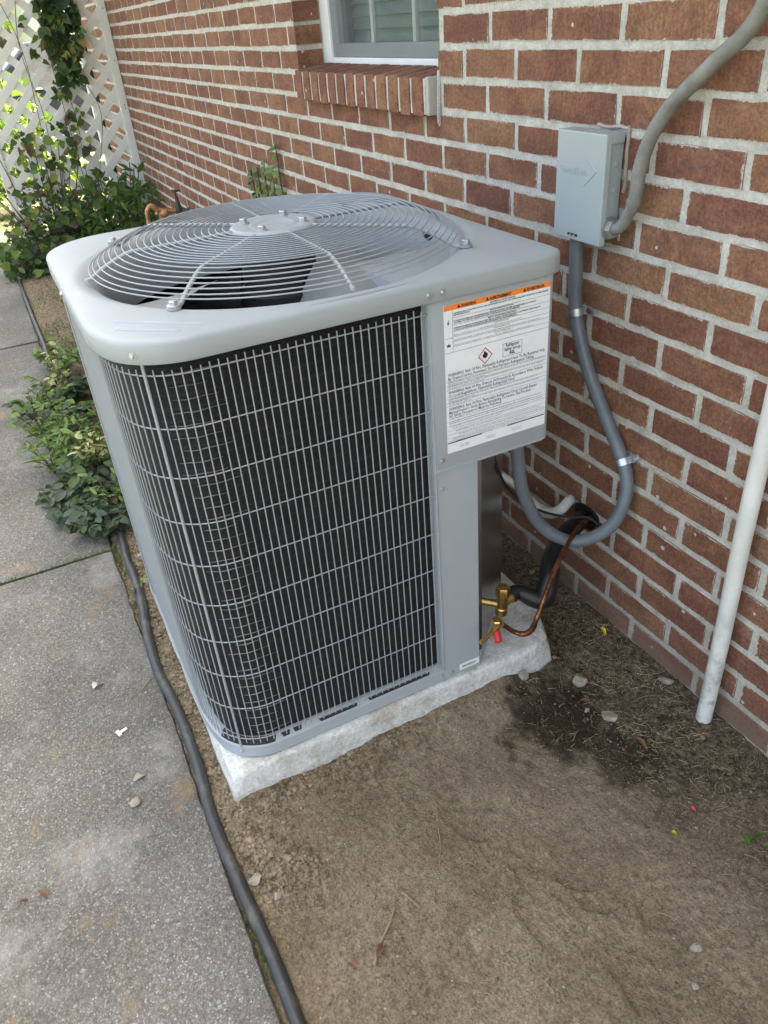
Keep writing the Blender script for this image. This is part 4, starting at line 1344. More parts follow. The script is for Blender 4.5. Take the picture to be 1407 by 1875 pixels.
lab(0.0, 0.0, 1.0, 0.034, M['orange'], 'orange_band')
for (u_, tx, fw_) in ((0.155, 'WARNING', 0.135), (0.415, 'AVERTISSEMENT', 0.205), (0.765, 'ADVERTENCIA', 0.175)):
    put_text([(u_, 0.0275, tx, 0.0068, fw_, 0.0003)], M['ink'], 'heading', wl)
for u in (0.135, 0.395, 0.745):
    m_ = MB(); y = LY0 + LW * u; z_ = LZ1 - LH * 0.028
    m_.add([(XL + 0.0013, y - 0.0034, z_), (XL + 0.0013, y + 0.0034, z_), (XL + 0.0013, y, z_ + 0.0062)], [(0, 1, 2)])
    m_.v = [tuple(Vector(v) - ACO) for v in m_.v]; m_.build('warning_triangle', M['ink'], wl)
rl = [(0.075, 0.034, 0.0775, 0.298), (0.0, 0.298, 1.0, 0.3), (0.0, 0.205, 0.075, 0.207)]
for v in (0.082, 0.127, 0.168, 0.201, 0.232, 0.265): rl.append((0.0775, v, 0.995, v + 0.0016))
for v in (0.489, 0.517, 0.545, 0.607, 0.633, 0.66, 0.77, 0.80, 0.835, 0.862, 0.888, 0.909): rl.append((0.0, v, 0.995, v + 0.0014))
rules(rl, M['inkgrey'], 'ruled_lines')
rules([(0.0, 0.920, 0.34, 0.9275)], M['ink'], 'bar'); rules([(0.60, 0.920, 0.99, 0.9275)], M['ink'], 'bar')
tiny = 0.0031
en = 'WARNING: RISK OF ELECTRIC SHOCK. CAN CAUSE INJURY OR DEATH. DISCONNECT ALL REMOTE ELECTRIC POWER SUPPLIES'
fr_ = 'ATTENTION: RISQUE DE DECHARGE ELECTRIQUE POUVANT CAUSER DES BLESSURES OU LA MORT.'
es = 'ATENCION: RIESGO DE DESCARGA ELECTRICA. PUEDE CAUSAR LESIONES O LA MUERTE. DESCONECTE'
put_text([(0.42, 0.046, 'ELECTRICAL SHOCK HAZARD', tiny, 0.24, 0.0001), (0.085, 0.060, en, tiny, 0.89, 0.0001), (0.085, 0.072, 'BEFORE SERVICING.', tiny, 0.15, 0.0001),
          (0.42, 0.094, "RISQUE D'ELECTROCUTION", tiny, 0.22, 0.0001), (0.085, 0.108, fr_, tiny, 0.78, 0.0001), (0.085, 0.120, "COUPER TOUTES LES ALIMENTATIONS A DISTANCE AVANT L'ENTRETIEN.", tiny, 0.62, 0.0001),
          (0.40, 0.139, 'RIESGO DE DESCARGA ELECTRICA', tiny, 0.27, 0.0001), (0.085, 0.152, es, tiny, 0.82, 0.0001), (0.085, 0.164, 'TODAS LAS FUENTES DE ENERGIA REMOTAS ANTES DEL MANTENIMIENTO.', tiny, 0.6, 0.0001),
          (0.46, 0.180, 'EXPLOSION HAZARD', tiny, 0.14, 0), (0.085, 0.195, 'Before servicing, recover all refrigerant and relieve system pressure.', tiny, 0.64, 0),
          (0.46, 0.214, "RISQUE D'EXPLOSION", tiny, 0.15, 0), (0.085, 0.227, "Avant l'entretien, recuperer tout le frigorigene et relacher la pression du systeme.", tiny, 0.82, 0),
          (0.46, 0.246, 'PELIGRO DE EXPLOSION', tiny, 0.16, 0), (0.085, 0.260, 'Antes del mantenimiento, recupere todo el refrigerante y libere la presion.', tiny, 0.76, 0)], M['ink'], 'small_print', wl)
bs = 0.0080
WARN = [(0.02, 0.455, 'WARNING: Risk Of Fire. Flammable Refrigerant Used. To Be Repaired Only', bs, 0.95, 0), (0.02, 0.481, 'By Trained Service Personnel. Do Not Puncture Refrigerant Tubing.', bs, 0.84, 0),
          (0.02, 0.574, 'WARNING: Risk Of Fire. Dispose Of Properly In Accordance With Federal', bs, 0.93, 0), (0.02, 0.599, 'Or Local Regulations. Flammable Refrigerant Used.', bs, 0.65, 0),
          (0.02, 0.690, 'WARNING: Risk Of Fire. Flammable Refrigerant Used. Consult Repair', bs, 0.88, 0), (0.02, 0.7145, "Manual/Owner's Guide Before Attempting To Service This Product.", bs, 0.82, 0), (0.02, 0.739, 'All Safety Precautions Must be Followed.', bs, 0.52, 0)]
for seg_ in (WARN[:2], WARN[2:4], WARN[4:]):
    put_text([(a, b, c_, d, e, 0.00006) for (a, b, c_, d, e, f) in seg_], M['inkgrey'], 'warning_text', wl)
fr2 = "AVERTISSEMENT: Risque d'incendie. Frigorigene inflammable. Reparations par du personnel forme seulement."
es2 = 'ADVERTENCIA: Riesgo de incendio. Se utiliza refrigerante inflamable. Solo personal capacitado debe repararlo.'
tl = []
for k, (v, s_, f_) in enumerate([(0.500, fr2, 0.96), (0.5115, 'Ne pas percer les tubes de frigorigene.', 0.36), (0.528, es2, 0.94), (0.5395, 'No perfore la tuberia del refrigerante.', 0.34), (0.617, fr2, 0.88), (0.6285, 'Eliminer selon la reglementation locale.', 0.25),
                                 (0.643, es2, 0.9), (0.6545, 'Deseche segun los reglamentos.', 0.22), (0.754, fr2, 0.93), (0.772, 'Consulter le manuel avant de tenter l\'entretien de ce produit.', 0.82), (0.787, es2, 0.95), (0.808, 'Consulte el manual antes de dar servicio a este producto.', 0.8),
                                 (0.823, 'Todas las precauciones de seguridad deben seguirse.', 0.5), (0.85, fr2, 0.86), (0.877, es2, 0.9), (0.902, fr2, 0.76), (0.922, es2, 0.6)]):
    tl.append((0.02 if k < 12 else 0.05 + 0.03 * (k % 3), v, s_, tiny, f_, 0))
tl += [(0.12, 0.962, 'Factory Charge', tiny, 0.09, 0), (0.12, 0.974, 'System Charge', tiny, 0.09, 0), (0.38, 0.962, 'Design Pressure', tiny, 0.1, 0), (0.38, 0.974, 'Test Pressure', tiny, 0.09, 0), (0.65, 0.962, 'Charge facteur', tiny, 0.1, 0), (0.65, 0.974, 'Charge systeme', tiny, 0.1, 0)]
put_text(tl, M['ink'], 'small_print', wl)
# safety group box, flame diamond, bolt pictogram
rules([(0.545, 0.334, 0.735, 0.336), (0.545, 0.420, 0.735, 0.422), (0.545, 0.334, 0.5475, 0.422), (0.7325, 0.334, 0.735, 0.422)], M['inkgrey'], 'box_outline')
put_text([(0.575, 0.358, 'Refrigerant', 0.0085, 0.13, 0.00012), (0.56, 0.385, 'Safety Group', 0.0085, 0.16, 0.00012), (0.61, 0.411, 'A2L', 0.0085, 0.055, 0.0003)], M['ink'], 'safety_group', wl)
def lp3(u, v, dx=0.0012): return (XL + dx, LY0 + LW * u, LZ1 - LH * v)
def dia(cu_, cv, ru, rv, dx): return [lp3(cu_, cv - rv, dx), lp3(cu_ + ru, cv, dx), lp3(cu_, cv + rv, dx), lp3(cu_ - ru, cv, dx)]
m_ = MB(); o_, i_ = dia(0.375, 0.378, 0.070, 0.056, 0.0012), dia(0.375, 0.378, 0.060, 0.048, 0.0012)
m_.add(o_ + i_, [(k, (k + 1) % 4, (k + 1) % 4 + 4, k + 4) for k in range(4)]); m_.v = [tuple(Vector(v) - ACO) for v in m_.v]; m_.build('hazard_diamond', M['redline'], wl)
m_ = MB()
fl = [(0, 0.022), (-0.020, 0.014), (-0.027, -0.002), (-0.019, -0.010), (-0.016, -0.003), (-0.013, -0.020), (-0.003, -0.032), (0.0, -0.018), (0.006, -0.025), (0.013, -0.012), (0.018, -0.016), (0.025, 0.0), (0.018, 0.015)]
m_.add([lp3(0.375 + a, 0.374 + b_) for a, b_ in fl], [tuple(range(len(fl)))])
m_.v = [tuple(Vector(v) - ACO) for v in m_.v]; m_.build('flame', M['ink'], wl); m_ = MB()
bo = [(0.004, -0.02), (-0.010, 0.003), (0.0, 0.003), (-0.006, 0.022), (0.012, -0.004), (0.002, -0.004), (0.010, -0.02)]
m_.add([lp3(0.036 + a, 0.112 + b_) for a, b_ in bo], [tuple(range(len(bo)))])
m_.v = [tuple(Vector(v) - ACO) for v in m_.v]; m_.build('shock_symbol', M['ink'], wl); m_ = MB()
bo = [(-0.018, 0.012), (-0.012, -0.006), (-0.006, 0.002), (0.0, -0.012), (0.006, 0.002), (0.013, -0.006), (0.018, 0.012)]
m_.add([lp3(0.036 + a, 0.248 + b_) for a, b_ in bo], [tuple(range(len(bo)))])
m_.v = [tuple(Vector(v) - ACO) for v in m_.v]; m_.build('burst_symbol', M['ink'], wl)
# small barcode sticker at the foot of the post
m_ = MB(); m_.box((BX1 + 0.0042, -0.448, ZB + 0.010), (BX1 + 0.0047, -0.3995, ZB + 0.027)); stk = acb(m_, 'sticker', M['label'], ac)
m_ = MB(); r_ = random.Random(3); y = -0.442
while y < -0.406:
    wd = r_.choice((0.0004, 0.0008, 0.0012)); m_.add([(BX1 + 0.0050, y, ZB + 0.015), (BX1 + 0.0050, y + wd, ZB + 0.015), (BX1 + 0.0050, y + wd, ZB + 0.0215), (BX1 + 0.0050, y, ZB + 0.0215)], [(0, 1, 2, 3)]); y += wd + r_.choice((0.0006, 0.001))
m_.v = [tuple(Vector(v) - ACO) for v in m_.v]; m_.build('barcode', M['inkgrey'], stk)

# service valves on the cut corner
def dpt(px_, py_, c): return Vector(on_plane(px_, py_, (1, 1, 0), c))
nd = Vector((1, 1, 0)).normalized()
vz = 0.105
vp = dpt(918, 1122, -0.185)
m_ = MB()
m_.lathe([(0.0105, -0.004), (0.0135, 0.0), (0.0135, 0.016), (0.0115, 0.018), (0.0115, 0.05), (0.014, 0.053)], vp, (0.06, 0.03, 1), 18)
m_.lathe([(0.0155, 0.053), (0.0155, 0.070), (0.0135, 0.074), (0.006, 0.0745)], vp, (0.06, 0.03, 1), 6)
m_.lathe([(0.010, 0.004), (0.0085, 0.012), (0.0085, 0.05)], vp + Vector((0, 0, 0.024)), -nd, 14)
side = Vector((-0.25, 0.95, 0.12)).normalized()
m_.lathe([(0.0098, 0.004), (0.0098, 0.026), (0.0125, 0.027), (0.0125, 0.036)], vp + Vector((0, 0, 0.020)), side, 16)
acb(m_, 'suction_valve', M['brass'], ac, True, 0, 30)
vp2 = dpt(909, 1152, -0.180)
m_ = MB()
m_.lathe([(0.006, -0.012), (0.0082, -0.006), (0.0075, 0.012), (0.0105, 0.014)], vp2, (0.04, 0.02, 1), 14)
m_.lathe([(0.0115, 0.013), (0.0115, 0.024), (0.0095, 0.027), (0.004, 0.0272)], vp2, (0.04, 0.02, 1), 6)
m_.lathe([(0.0042, -0.05), (0.0042, 0.0)], vp2, side, 12)
m_.lathe([(0.0058, 0.0), (0.0058, 0.02)], vp2, side, 12)
lv = acb(m_, 'liquid_valve', M['brass'], ac, True, 0, 30)
m_ = MB(); m_.lathe([(0.0055, 0.004), (0.0078, 0.006), (0.0075, 0.026), (0.0052, 0.0275), (0.0050, 0.022)], vp2 + Vector((0.0, 0, -0.002)), Vector((0.72, -0.25, -0.55)), 16)
m_.v = [tuple(Vector(v) - ACO) for v in m_.v]; m_.build('red_cap', M['redcap'], lv, True, 0, 40)

# ================================================================== PIPES AND CONDUITS
def P1(px_, py_, yv): return tuple(at(px_, py_, 1, yv))
wallhole = at(1078, 945, 1, 0.0)
s0 = vp + Vector((0, 0, 0.020)) + side * 0.032
path = [tuple(s0), tuple(s0 + side * 0.022), P1(992, 1098, s0.y + 0.062), P1(1005, 1064, s0.y + 0.085), P1(1010, 1025, -0.175), P1(1030, 985, -0.115), P1(1055, 960, -0.055), (wallhole[0] - 0.01, 0.004, wallhole[2] - 0.004)]
path = catmull(path, 0.006)
nP = len(path)
m_ = MB(); m_.tube(path, [0.0150 + 0.0068 * min(1, i / 12) + 0.0007 * math.sin(i * 0.9) for i in range(nP)], 18)
tag(m_.build('insulated_pipe', M['foam'], None, True), 'thick black foam insulated pipe curving from large brass valve to the wall', 'pipe')
e0 = vp2 + side * 0.018
pth = [tuple(e0), P1(942, 1157, e0.y + 0.030), P1(960, 1161, e0.y + 0.045), P1(974, 1153, e0.y + 0.055), P1(985, 1128, e0.y + 0.062), P1(1001, 1085, s0.y + 0.035), P1(1021, 1033, -0.205), P1(1038, 1000, -0.155), P1(1060, 965, -0.085), (wallhole[0] + 0.014, 0.004, wallhole[2] + 0.008)]
pth = catmull(pth, 0.006)
m_ = MB(); m_.tube(pth, [0.0052 + (0.0013 if 8 < i < 17 else 0) for i in range(len(pth))], 12)
tag(m_.build('copper_pipe', M['copper'], None, True), 'thin bare copper pipe bending up from small brass valve to the wall', 'pipe')
# hole where both enter the wall, drawn as a black dished disc
m_ = MB(); c0 = Vector((wallhole[0], -0.0095, wallhole[2]))
ring = [c0 + Vector((math.cos(a) * (0.040 + 0.006 * math.sin(3 * a)), 0.0012 * math.sin(5 * a), math.sin(a) * (0.034 + 0.004 * math.cos(2 * a)))) for a in np.linspace(0, 2 * math.pi, 21)[:-1]]
m_.add(ring + [c0 + Vector((0, 0.006, 0))], [(i, (i + 1) % 20, 20) for i in range(20)])
m_.add(ring + [p + Vector((0, 0.012, 0)) for p in ring], [(i, i + 20, (i + 1) % 20 + 20, (i + 1) % 20) for i in range(20)])
tag(m_.build('wall_sleeve', M['cable'], None, True), 'dark hole in the bricks where the pipes enter', 'pipe sleeve')

# grey flexible whip from the control box to the disconnect
wp = [(0.060, -0.245, 0.597), tuple(at(950, 850, 0, 0.066)), P1(958, 900, -0.225), P1(985, 955, -0.185), P1(1030, 987, -0.135), P1(1075, 988, -0.095), P1(1122, 960, -0.058), P1(1147, 905, -0.032), P1(1143, 850, -0.0235), P1(1112, 770, -0.0235), P1(1080, 685, -0.0235), P1(1061, 610, -0.0235), P1(1054, 560, -0.0235), P1(1055, 500, -0.0265), P1(1057, 440, -0.029), P1(1058, 420, -0.029)]
wpath = catmull(wp, 0.0022)
m_ = MB(); m_.tube(wpath, [0.0142 + 0.00030 * math.sin(i * 2 * math.pi / 3.0 + 0.4) for i in range(len(wpath))], 18)
tag(m_.build('flexible_conduit', M['whip'], None, True, 0, 60), 'smooth grey flexible conduit looping from air conditioner up to grey box', 'conduit')
# clamps on it
def clamp(px_, py_, i_label, lab_dir, name_label):
    c0 = Vector(P1(px_, py_, -0.0235))
    j = min(range(len(wpath)), key=lambda i: (Vector(wpath[i]) - c0).length)
    c0 = Vector(wpath[j]); ax = (Vector(wpath[j + 4]) - Vector(wpath[j - 4])).normalized()
    if ax.z < 0: ax = -ax
    t = thing('pipe_clamp', name_label, 'pipe clamp', 'clamps on the flexible conduit', tuple(c0))
    sidev = Vector((0, -1, 0)).cross(ax).normalized()
    if sidev.x < 0: sidev = -sidev
    fw = sidev.cross(ax).normalized()
    if fw.y > 0: fw = -fw
    m_ = MB(); n = 22; hw = 0.0075; vs = []
    prof = [(math.cos(a), math.sin(a)) for a in np.linspace(R(-150), R(80), n)]
    # open loop round the conduit then a flat ear to the right
    for (u_, v_) in [(math.cos(a), math.sin(a)) for a in np.linspace(R(260), R(-40), n)]:
        for rr in (0.0163, 0.0178):
            for hh in (-hw, hw):
                vs.append(sidev * (u_ * rr) + fw * (v_ * rr) + ax * hh)
    fs = []
    for i in range(n - 1):
        a = i * 4; b = a + 4
        fs += [(a + 2, a + 3, b + 3, b + 2), (a, b, b + 1, a + 1), (a + 1, b + 1, b + 3, a + 3), (a, a + 2, b + 2, b)]
    m_.add(vs, fs)
    m_.build('band', M['galv'], t, True, 0, 50)
    m_ = MB(); e = MB()
    pts = [(0.0125, -0.0078), (0.036, -0.0078), (0.041, -0.003), (0.041, 0.003), (0.036, 0.0078), (0.0125, 0.0078)]
    lo = [sidev * u_ + ax * v_ + fw * -0.0135 for u_, v_ in pts]; hi = [sidev * u_ + ax * v_ + fw * -0.0115 for u_, v_ in pts]
    m_.add(lo + hi, [(0, 1, 2, 3, 4, 5), (11, 10, 9, 8, 7, 6)] + [(i, (i + 1) % 6, (i + 1) % 6 + 6, i + 6) for i in range(6)])
    m_.build('ear', M['galv'], t)
    m_ = MB(); m_.lathe([(0.0062, 0), (0.0062, 0.002), (0.005, 0.0045)], sidev * 0.029 + fw * -0.0115, fw, 6)
    m_.build('screw', M['rust'] if i_label == 0 else M['steel'], t, True, 0, 25)


clamp(1057, 570, 0, 1, 'galvanised clamp with rusty screw on conduit just below the grey box')
clamp(1143, 845, 1, 1, 'galvanised clamp with bright screw above the bottom loop of conduit')

# disconnect box
DX0, DX1, DZ0, DZ1, DYF = -0.092, 0.046, 0.894, 1.087, -0.052
dbx = thing('disconnect_box', 'light grey metal disconnect box with embossed arrow on brick wall', 'electrical box', None, ((DX0 + DX1) / 2, 0.0, DZ0))
DO = Vector(dbx.location)
def dbuild(m_, name, mat, parent=dbx, smooth=False, bevel=0.0, angle=40):
    m_.v = [tuple(Vector(v) - DO) for v in m_.v]; return m_.build(name, mat, parent, smooth, bevel, angle)
m_ = MB(); m_.box((DX0 + 0.004, DYF + 0.013, DZ0 + 0.012), (DX1 - 0.004, -0.0078, DZ1 - 0.004)); body = dbuild(m_, 'body', M['boxgrey'], dbx, False, 0.0015)
m_ = MB(); m_.box((DX0, DYF, DZ0), (DX1, DYF + 0.0145, DZ1)); m_.box((DX0, DYF + 0.0140, DZ1 - 0.018), (DX1, -0.0095, DZ1 - 0.0006)); lid = dbuild(m_, 'cover', M['boxgrey'], dbx, False, 0.0022)
for zz in (1.035, 0.990):
    m_ = MB(); m_.lathe([(0.0055, 0.0), (0.005, 0.0012), (0.002, 0.002)], (DX1 - 0.0040, -0.022, zz), (1, 0, 0), 14); dbuild(m_, 'knockout', M['boxgrey'], body, True, 0, 30)
m_ = MB(); m_.box((DX0 + 0.045, DYF - 0.0006, DZ0 + 0.0075), (DX0 + 0.074, DYF + 0.001, DZ0 + 0.0125)); dbuild(m_, 'lock_slot', M['dark'], lid)
for dx_ in (0.051, 0.062):
    m_ = MB(); m_.box((DX0 + dx_, DYF - 0.0011, DZ0 + 0.0075), (DX0 + dx_ + 0.005, DYF - 0.0002, DZ0 + 0.0105)); dbuild(m_, 'lock_tab', M['boxgrey'], lid)
# embossed name and chevron
cu = bpy.data.curves.new('t', 'FONT'); cu.body = 'DiversiTech'; cu.size = 0.018; cu.extrude = 0.0007; cu.bevel_depth = 0.00025; cu.resolution_u = 2
to = bpy.data.objects.new('tmp', cu); col.objects.link(to)
dg = bpy.context.evaluated_depsgraph_get(); dg.update()
me = bpy.data.meshes.new_from_object(to.evaluated_get(dg)); bpy.data.objects.remove(to)
wd = max(v.co.x for v in me.vertices)
for v in me.vertices:
    x, y, z_ = v.co
    v.co = Vector((DX0 + 0.012 + x * 0.078 / wd, DYF - z_ * 0.8, 1.014 + y)) - DO
obj('embossed_name', me, M['boxgrey'], lid)
m_ = MB()
for (p, q) in (((DX0 + 0.092, 1.043), (DX0 + 0.116, 1.0235)), ((DX0 + 0.116, 1.0235), (DX0 + 0.084, 0.996))):
    m_.tube([(p[0], DYF + 0.0002, p[1]), (q[0], DYF + 0.0002, q[1])], 0.0014, 8)
dbuild(m_, 'embossed_arrow', M['boxgrey'], lid, True)
# old sealant behind the box
m_ = MB(); r_ = random.Random(8)
for (p, q) in (((DX0 + 0.06, DZ1 + 0.004), (DX1 + 0.006, DZ1 + 0.006)), ((DX1 + 0.004, DZ1 + 0.008), (DX1 + 0.004, DZ1 - 0.10)), ((DX1 + 0.002, DZ0 + 0.05), (DX1 + 0.0, DZ0 + 0.005))):
    pa = [(p[0] + (q[0] - p[0]) * t + r_.uniform(-0.002, 0.002), -0.0055, p[1] + (q[1] - p[1]) * t + r_.uniform(-0.002, 0.002)) for t in np.linspace(0, 1, 9)]
    m_.tube(catmull(pa, 0.005), 0.0034, 8)
dbuild(m_, 'sealant', M['silicone'], body, True)

# old conduit with its elbow
el = Vector((DX1 - 0.003, -0.029, 0.925))
cp = [el + Vector((0.012, 0, 0)), el + Vector((0.030, 0.0, 0.006)), el + Vector((0.044, 0.001, 0.024)), Vector(P1(1163, 365, -0.030)), Vector(P1(1172, 310, -0.030)), Vector(P1(1193, 250, -0.030)), Vector(P1(1228, 195, -0.030)), Vector(P1(1272, 150, -0.030)), Vector(P1(1318, 105, -0.030)), Vector(P1(1362, 65, -0.030)), Vector(P1(1400, 10, -0.030)), Vector(P1(1418, -60, -0.030)), Vector(P1(1425, -260, -0.03))]
old = thing('weathered_conduit', 'dusty ribbed grey conduit rising from side of the box', 'conduit', None, tuple(el))
cpath = catmull([tuple(p - el) for p in cp], 0.0026)
m_ = MB(); k0 = 26
m_.tube(cpath[k0:], [0.0122 + 0.00045 * math.sin(i * 2 * math.pi / 3.0 + 0.5) for i in range(len(cpath) - k0)], 18)
m_.build('ribbed_hose', M['conduit_old'], old, True, 0, 60)
m_ = MB(); m_.tube(cpath[:k0 + 4], 0.0108, 16); m_.build('elbow', M['conduit_old'], old, True)
m_ = MB(); m_.lathe([(0.0175, 0.006), (0.0185, 0.008), (0.0185, 0.014), (0.016, 0.018)], (0, 0, 0), (1, 0, 0), 6); m_.lathe([(0.0205, 0.0005), (0.0205, 0.006)], (0, 0, 0), (1, 0, 0), 20)
m_.build('locknut', M['conduit_old'], old, True, 0, 30)
q = Vector(cpath[k0 + 2]); ax = (Vector(cpath[k0 + 6]) - Vector(cpath[k0])).normalized()
m_ = MB(); m_.lathe([(0.0128, -0.004), (0.0134, -0.002), (0.0134, 0.003), (0.0128, 0.006)], q, ax, 18); m_.build('collar', M['conduit_old'], old, True)

# white plastic pipe standing against the wall
m_ = MB(); pb = at(1283, 1318, 2, 0.0)
m_.tube([(pb[0] + 0.0015 * math.sin(z_ * 9), -0.034 - 0.001 * math.sin(z_ * 5), z_) for z_ in np.linspace(-0.05, 2.55, 40)], 0.0160, 24)
tag(m_.build('white_pipe', M['pvc'], None, True), 'white plastic pipe standing upright against the brick wall', 'pipe')
# condensate drain: elbow coming out of the wall
dr = thing('drain_pipe', 'dirty white plastic drain pipe with elbow low on the brick wall', 'pipe', None, P1(1040, 920, -0.03))
DRO = Vector(dr.location)
dp = [P1(1047, 912, -0.002), P1(1040, 920, -0.03), P1(1024, 936, -0.055), P1(1000, 938, -0.052), P1(975, 918, -0.042), P1(945, 890, -0.036), P1(915, 868, -0.034), P1(860, 830, -0.034)]
dpa = catmull([tuple(Vector(p) - DRO) for p in dp], 0.005)
m_ = MB(); m_.tube(dpa, 0.0108, 16); m_.build('pipe_run', M['pvc'], dr, True)
for (f0, f1, rr) in ((0.04, 0.11, 0.0128), (0.13, 0.30, 0.0133)):
    i0, i1 = int(f0 * len(dpa)), max(int(f1 * len(dpa)), int(f0 * len(dpa)) + 3)
    m_ = MB(); m_.tube(dpa[i0:i1 + 1], rr, 16); m_.build('fitting', M['pvc'], dr, True)
# thin control cable
ca_ = [tuple(at(905, 832, 0, 0.055)), tuple(at(912, 860, 0, 0.045)), P1(930, 893, -0.19), P1(962, 922, -0.16), P1(1005, 940, -0.125), P1(1045, 947, -0.085), P1(1078, 948, -0.06), P1(1100, 965, -0.052), P1(1120, 969, -0.050), P1(1131, 963, -0.034)]
m_ = MB(); m_.tube(catmull(ca_, 0.006), 0.0030, 8)
tag(m_.build('control_cable', M['cable'], None, True), 'thin black cable drooping from air conditioner to the pipe hole', 'cable')

# black hose along the walkway edge
hp = [(0.66, -1.004), (0.60, -1.008)] + [tuple(at(x, y, 2, 0.004)[:2]) for x, y in [(497, 1745), (440, 1620), (390, 1500), (362, 1400), (325, 1300), (290, 1230), (270, 1160), (262, 1110), (248, 1060), (235, 1030), (222, 985)]] + [(-1.15, -1.000), (-1.6, -1.01), (-2.1, -1.0), (-2.6, -1.015), (-2.97, -1.012), (-3.5, -1.018), (-4.1, -1.02), (-4.4, -1.02)]
hp = [(1.5, -1.02), (1.0, -0.99)] + hp
hpa = catmull([(x, y, float(max(soil_height(np.array([x]), np.array([y]))[0], -0.014)) + 0.0122) for x, y in hp], 0.012)
m_ = MB(); m_.tube(hpa, [0.0122 + 0.0004 * math.sin(i * 0.5) for i in range(len(hpa))], 16)
tag(m_.build('rubber_hose', M['hose'], None, True), 'black rubber hose lying along the edge of the concrete walkway', 'hose')

# outdoor tap on old pipework
fx = -3.5
def F(px_, py_, x=fx): return Vector(at(px_, py_, 0, x))
tap = thing('outdoor_tap', 'aged outdoor water tap with round handle on soldered copper pipes', 'tap', None, tuple(F(272, 470)))
TO = Vector(tap.location); TO.z = 0.0; tap.location = TO
m_ = MB(); a0 = F(272, 405); m_.tube(catmull([tuple(Vector((a0.x, a0.y, 0.0)) - TO), tuple(Vector((a0.x, a0.y, a0.z * 0.5)) - TO), tuple(a0 - TO), tuple(F(270, 385) - TO), tuple(F(277, 376) - TO), tuple(F(286, 382) - TO), tuple(F(288, 392) - TO)], 0.01), 0.0125, 12)
m_.build('riser', M['soldered'], tap, True)
m_ = MB(); m_.tube(catmull([tuple(F(277, 378) - TO), tuple(F(288, 384) - TO), tuple(F(305, 386) - TO), tuple(F(322, 385) - TO)], 0.008), 0.0145, 12); m_.build('branch_pipe', M['soldered'], tap, True)
m_ = MB(); m_.lathe([(0.008, -0.03), (0.020, -0.022), (0.026, 0), (0.020, 0.022), (0.008, 0.03)], F(300, 390) - TO, (0.2, 1, 0.1), 14); m_.lathe([(0.012, -0.05), (0.016, -0.04), (0.015, 0.0)], F(296, 395) - TO, (0, 0, 1), 10); m_.build('union', M['soldered'], tap, True)
m_ = MB(); vb = F(328, 386) - TO
m_.lathe([(0.018, -0.02), (0.022, 0.0), (0.019, 0.02), (0.016, 0.045), (0.010, 0.055), (0.009, 0.08)], vb, (0, 0, 1), 12); m_.lathe([(0.014, 0.0), (0.013, 0.045), (0.016, 0.05), (0.016, 0.062)], vb, (0.3, 1, -0.05), 12)
m_.build('valve_body', M['verdigris'], tap, True, 0, 35)
m_ = MB(); hc = F(322, 349) - TO; hc.x, hc.y = vb.x, vb.y
m_.tube([hc + Vector((0.022 * math.cos(a) * (1 + 0.1 * math.cos(6 * a)), 0.022 * math.sin(a) * (1 + 0.1 * math.cos(6 * a)), 0)) for a in np.linspace(0, 2 * math.pi, 37)[:-1]], 0.0042, 6, True, True)
m_.tube([vb + Vector((0, 0, 0.07)), hc], 0.0045, 8); m_.tube([hc + Vector((-0.02, 0, 0)), hc + Vector((0.02, 0, 0))], 0.003, 6); m_.tube([hc + Vector((0, -0.02, 0)), hc + Vector((0, 0.02, 0))], 0.003, 6)
m_.build('handle', M['rust'], tap, True)

# ================================================================== LATTICE
LX = -4.85
lat = thing('lattice_panel', 'white diamond lattice panel with vines beside the brick wall', 'lattice', None, (LX, -0.45, 0.0))
LO = Vector(lat.location)
Ya, Yb, Za, Zb = -0.875, -0.055, 0.155, 1.93
hw = 0.0235
def clip_strip(c, sgn):
    """slat along direction (1, sgn)/sqrt2 through offset c, clipped to the panel"""
    out = []
    poly = []
    s2 = math.sqrt(2)
    p0 = np.array([0.0, c]); d = np.array([1, sgn]) / s2; n = np.array([-sgn, 1]) / s2
    pl = [p0 - d * 5 - n * hw, p0 + d * 5 - n * hw, p0 + d * 5 + n * hw, p0 - d * 5 + n * hw]
    for ax_, lim, sg in ((0, Ya - 0.01, 1), (0, Yb + 0.01, -1), (1, Za - 0.01, 1), (1, Zb + 0.01, -1)):
        res = []
        for i in range(len(pl)):
            a, b = pl[i - 1], pl[i]
            ia, ib = (a[ax_] - lim) * sg >= 0, (b[ax_] - lim) * sg >= 0
            if ia != ib:
                t = (lim - a[ax_]) / (b[ax_] - a[ax_]); res.append(a + (b - a) * t)
            if ib: res.append(b)
        pl = res
        if not pl: return None
    return pl
for sgn, x0, x1 in ((1, LX - 0.0005, LX + 0.005), (-1, LX - 0.0065, LX - 0.001)):
    # diamond centres at y=-0.092-0.0735k, z=0.584+0.0735m: slat lines run half a pitch from them
    cbase = (0.584 - sgn * -0.092) + 0.0735
    for k in range(-30, 30):
        pl = clip_strip(cbase + 0.147 * k, sgn)
        if not pl or len(pl) < 3: continue
        m_ = MB(); n = len(pl)
        m_.add([(x0 - LO.x, p[0] - LO.y, p[1]) for p in pl] + [(x1 - LO.x, p[0] - LO.y, p[1]) for p in pl], [tuple(range(n - 1, -1, -1)), tuple(range(n, 2 * n))] + [(i, (i + 1) % n, (i + 1) % n + n, i + n) for i in range(n)])
        m_.build('slat', M['lattice'], lat)
def lbox(a, b, name='frame'):
    m_ = MB(); m_.box((a[0] - LO.x, a[1] - LO.y, a[2]), (b[0] - LO.x, b[1] - LO.y, b[2])); return m_.build(name, M['lattice'], lat, False, 0.002)
fr1 = lbox((LX - 0.02, Yb, -0.05), (LX + 0.018, -0.006, Zb + 0.05))
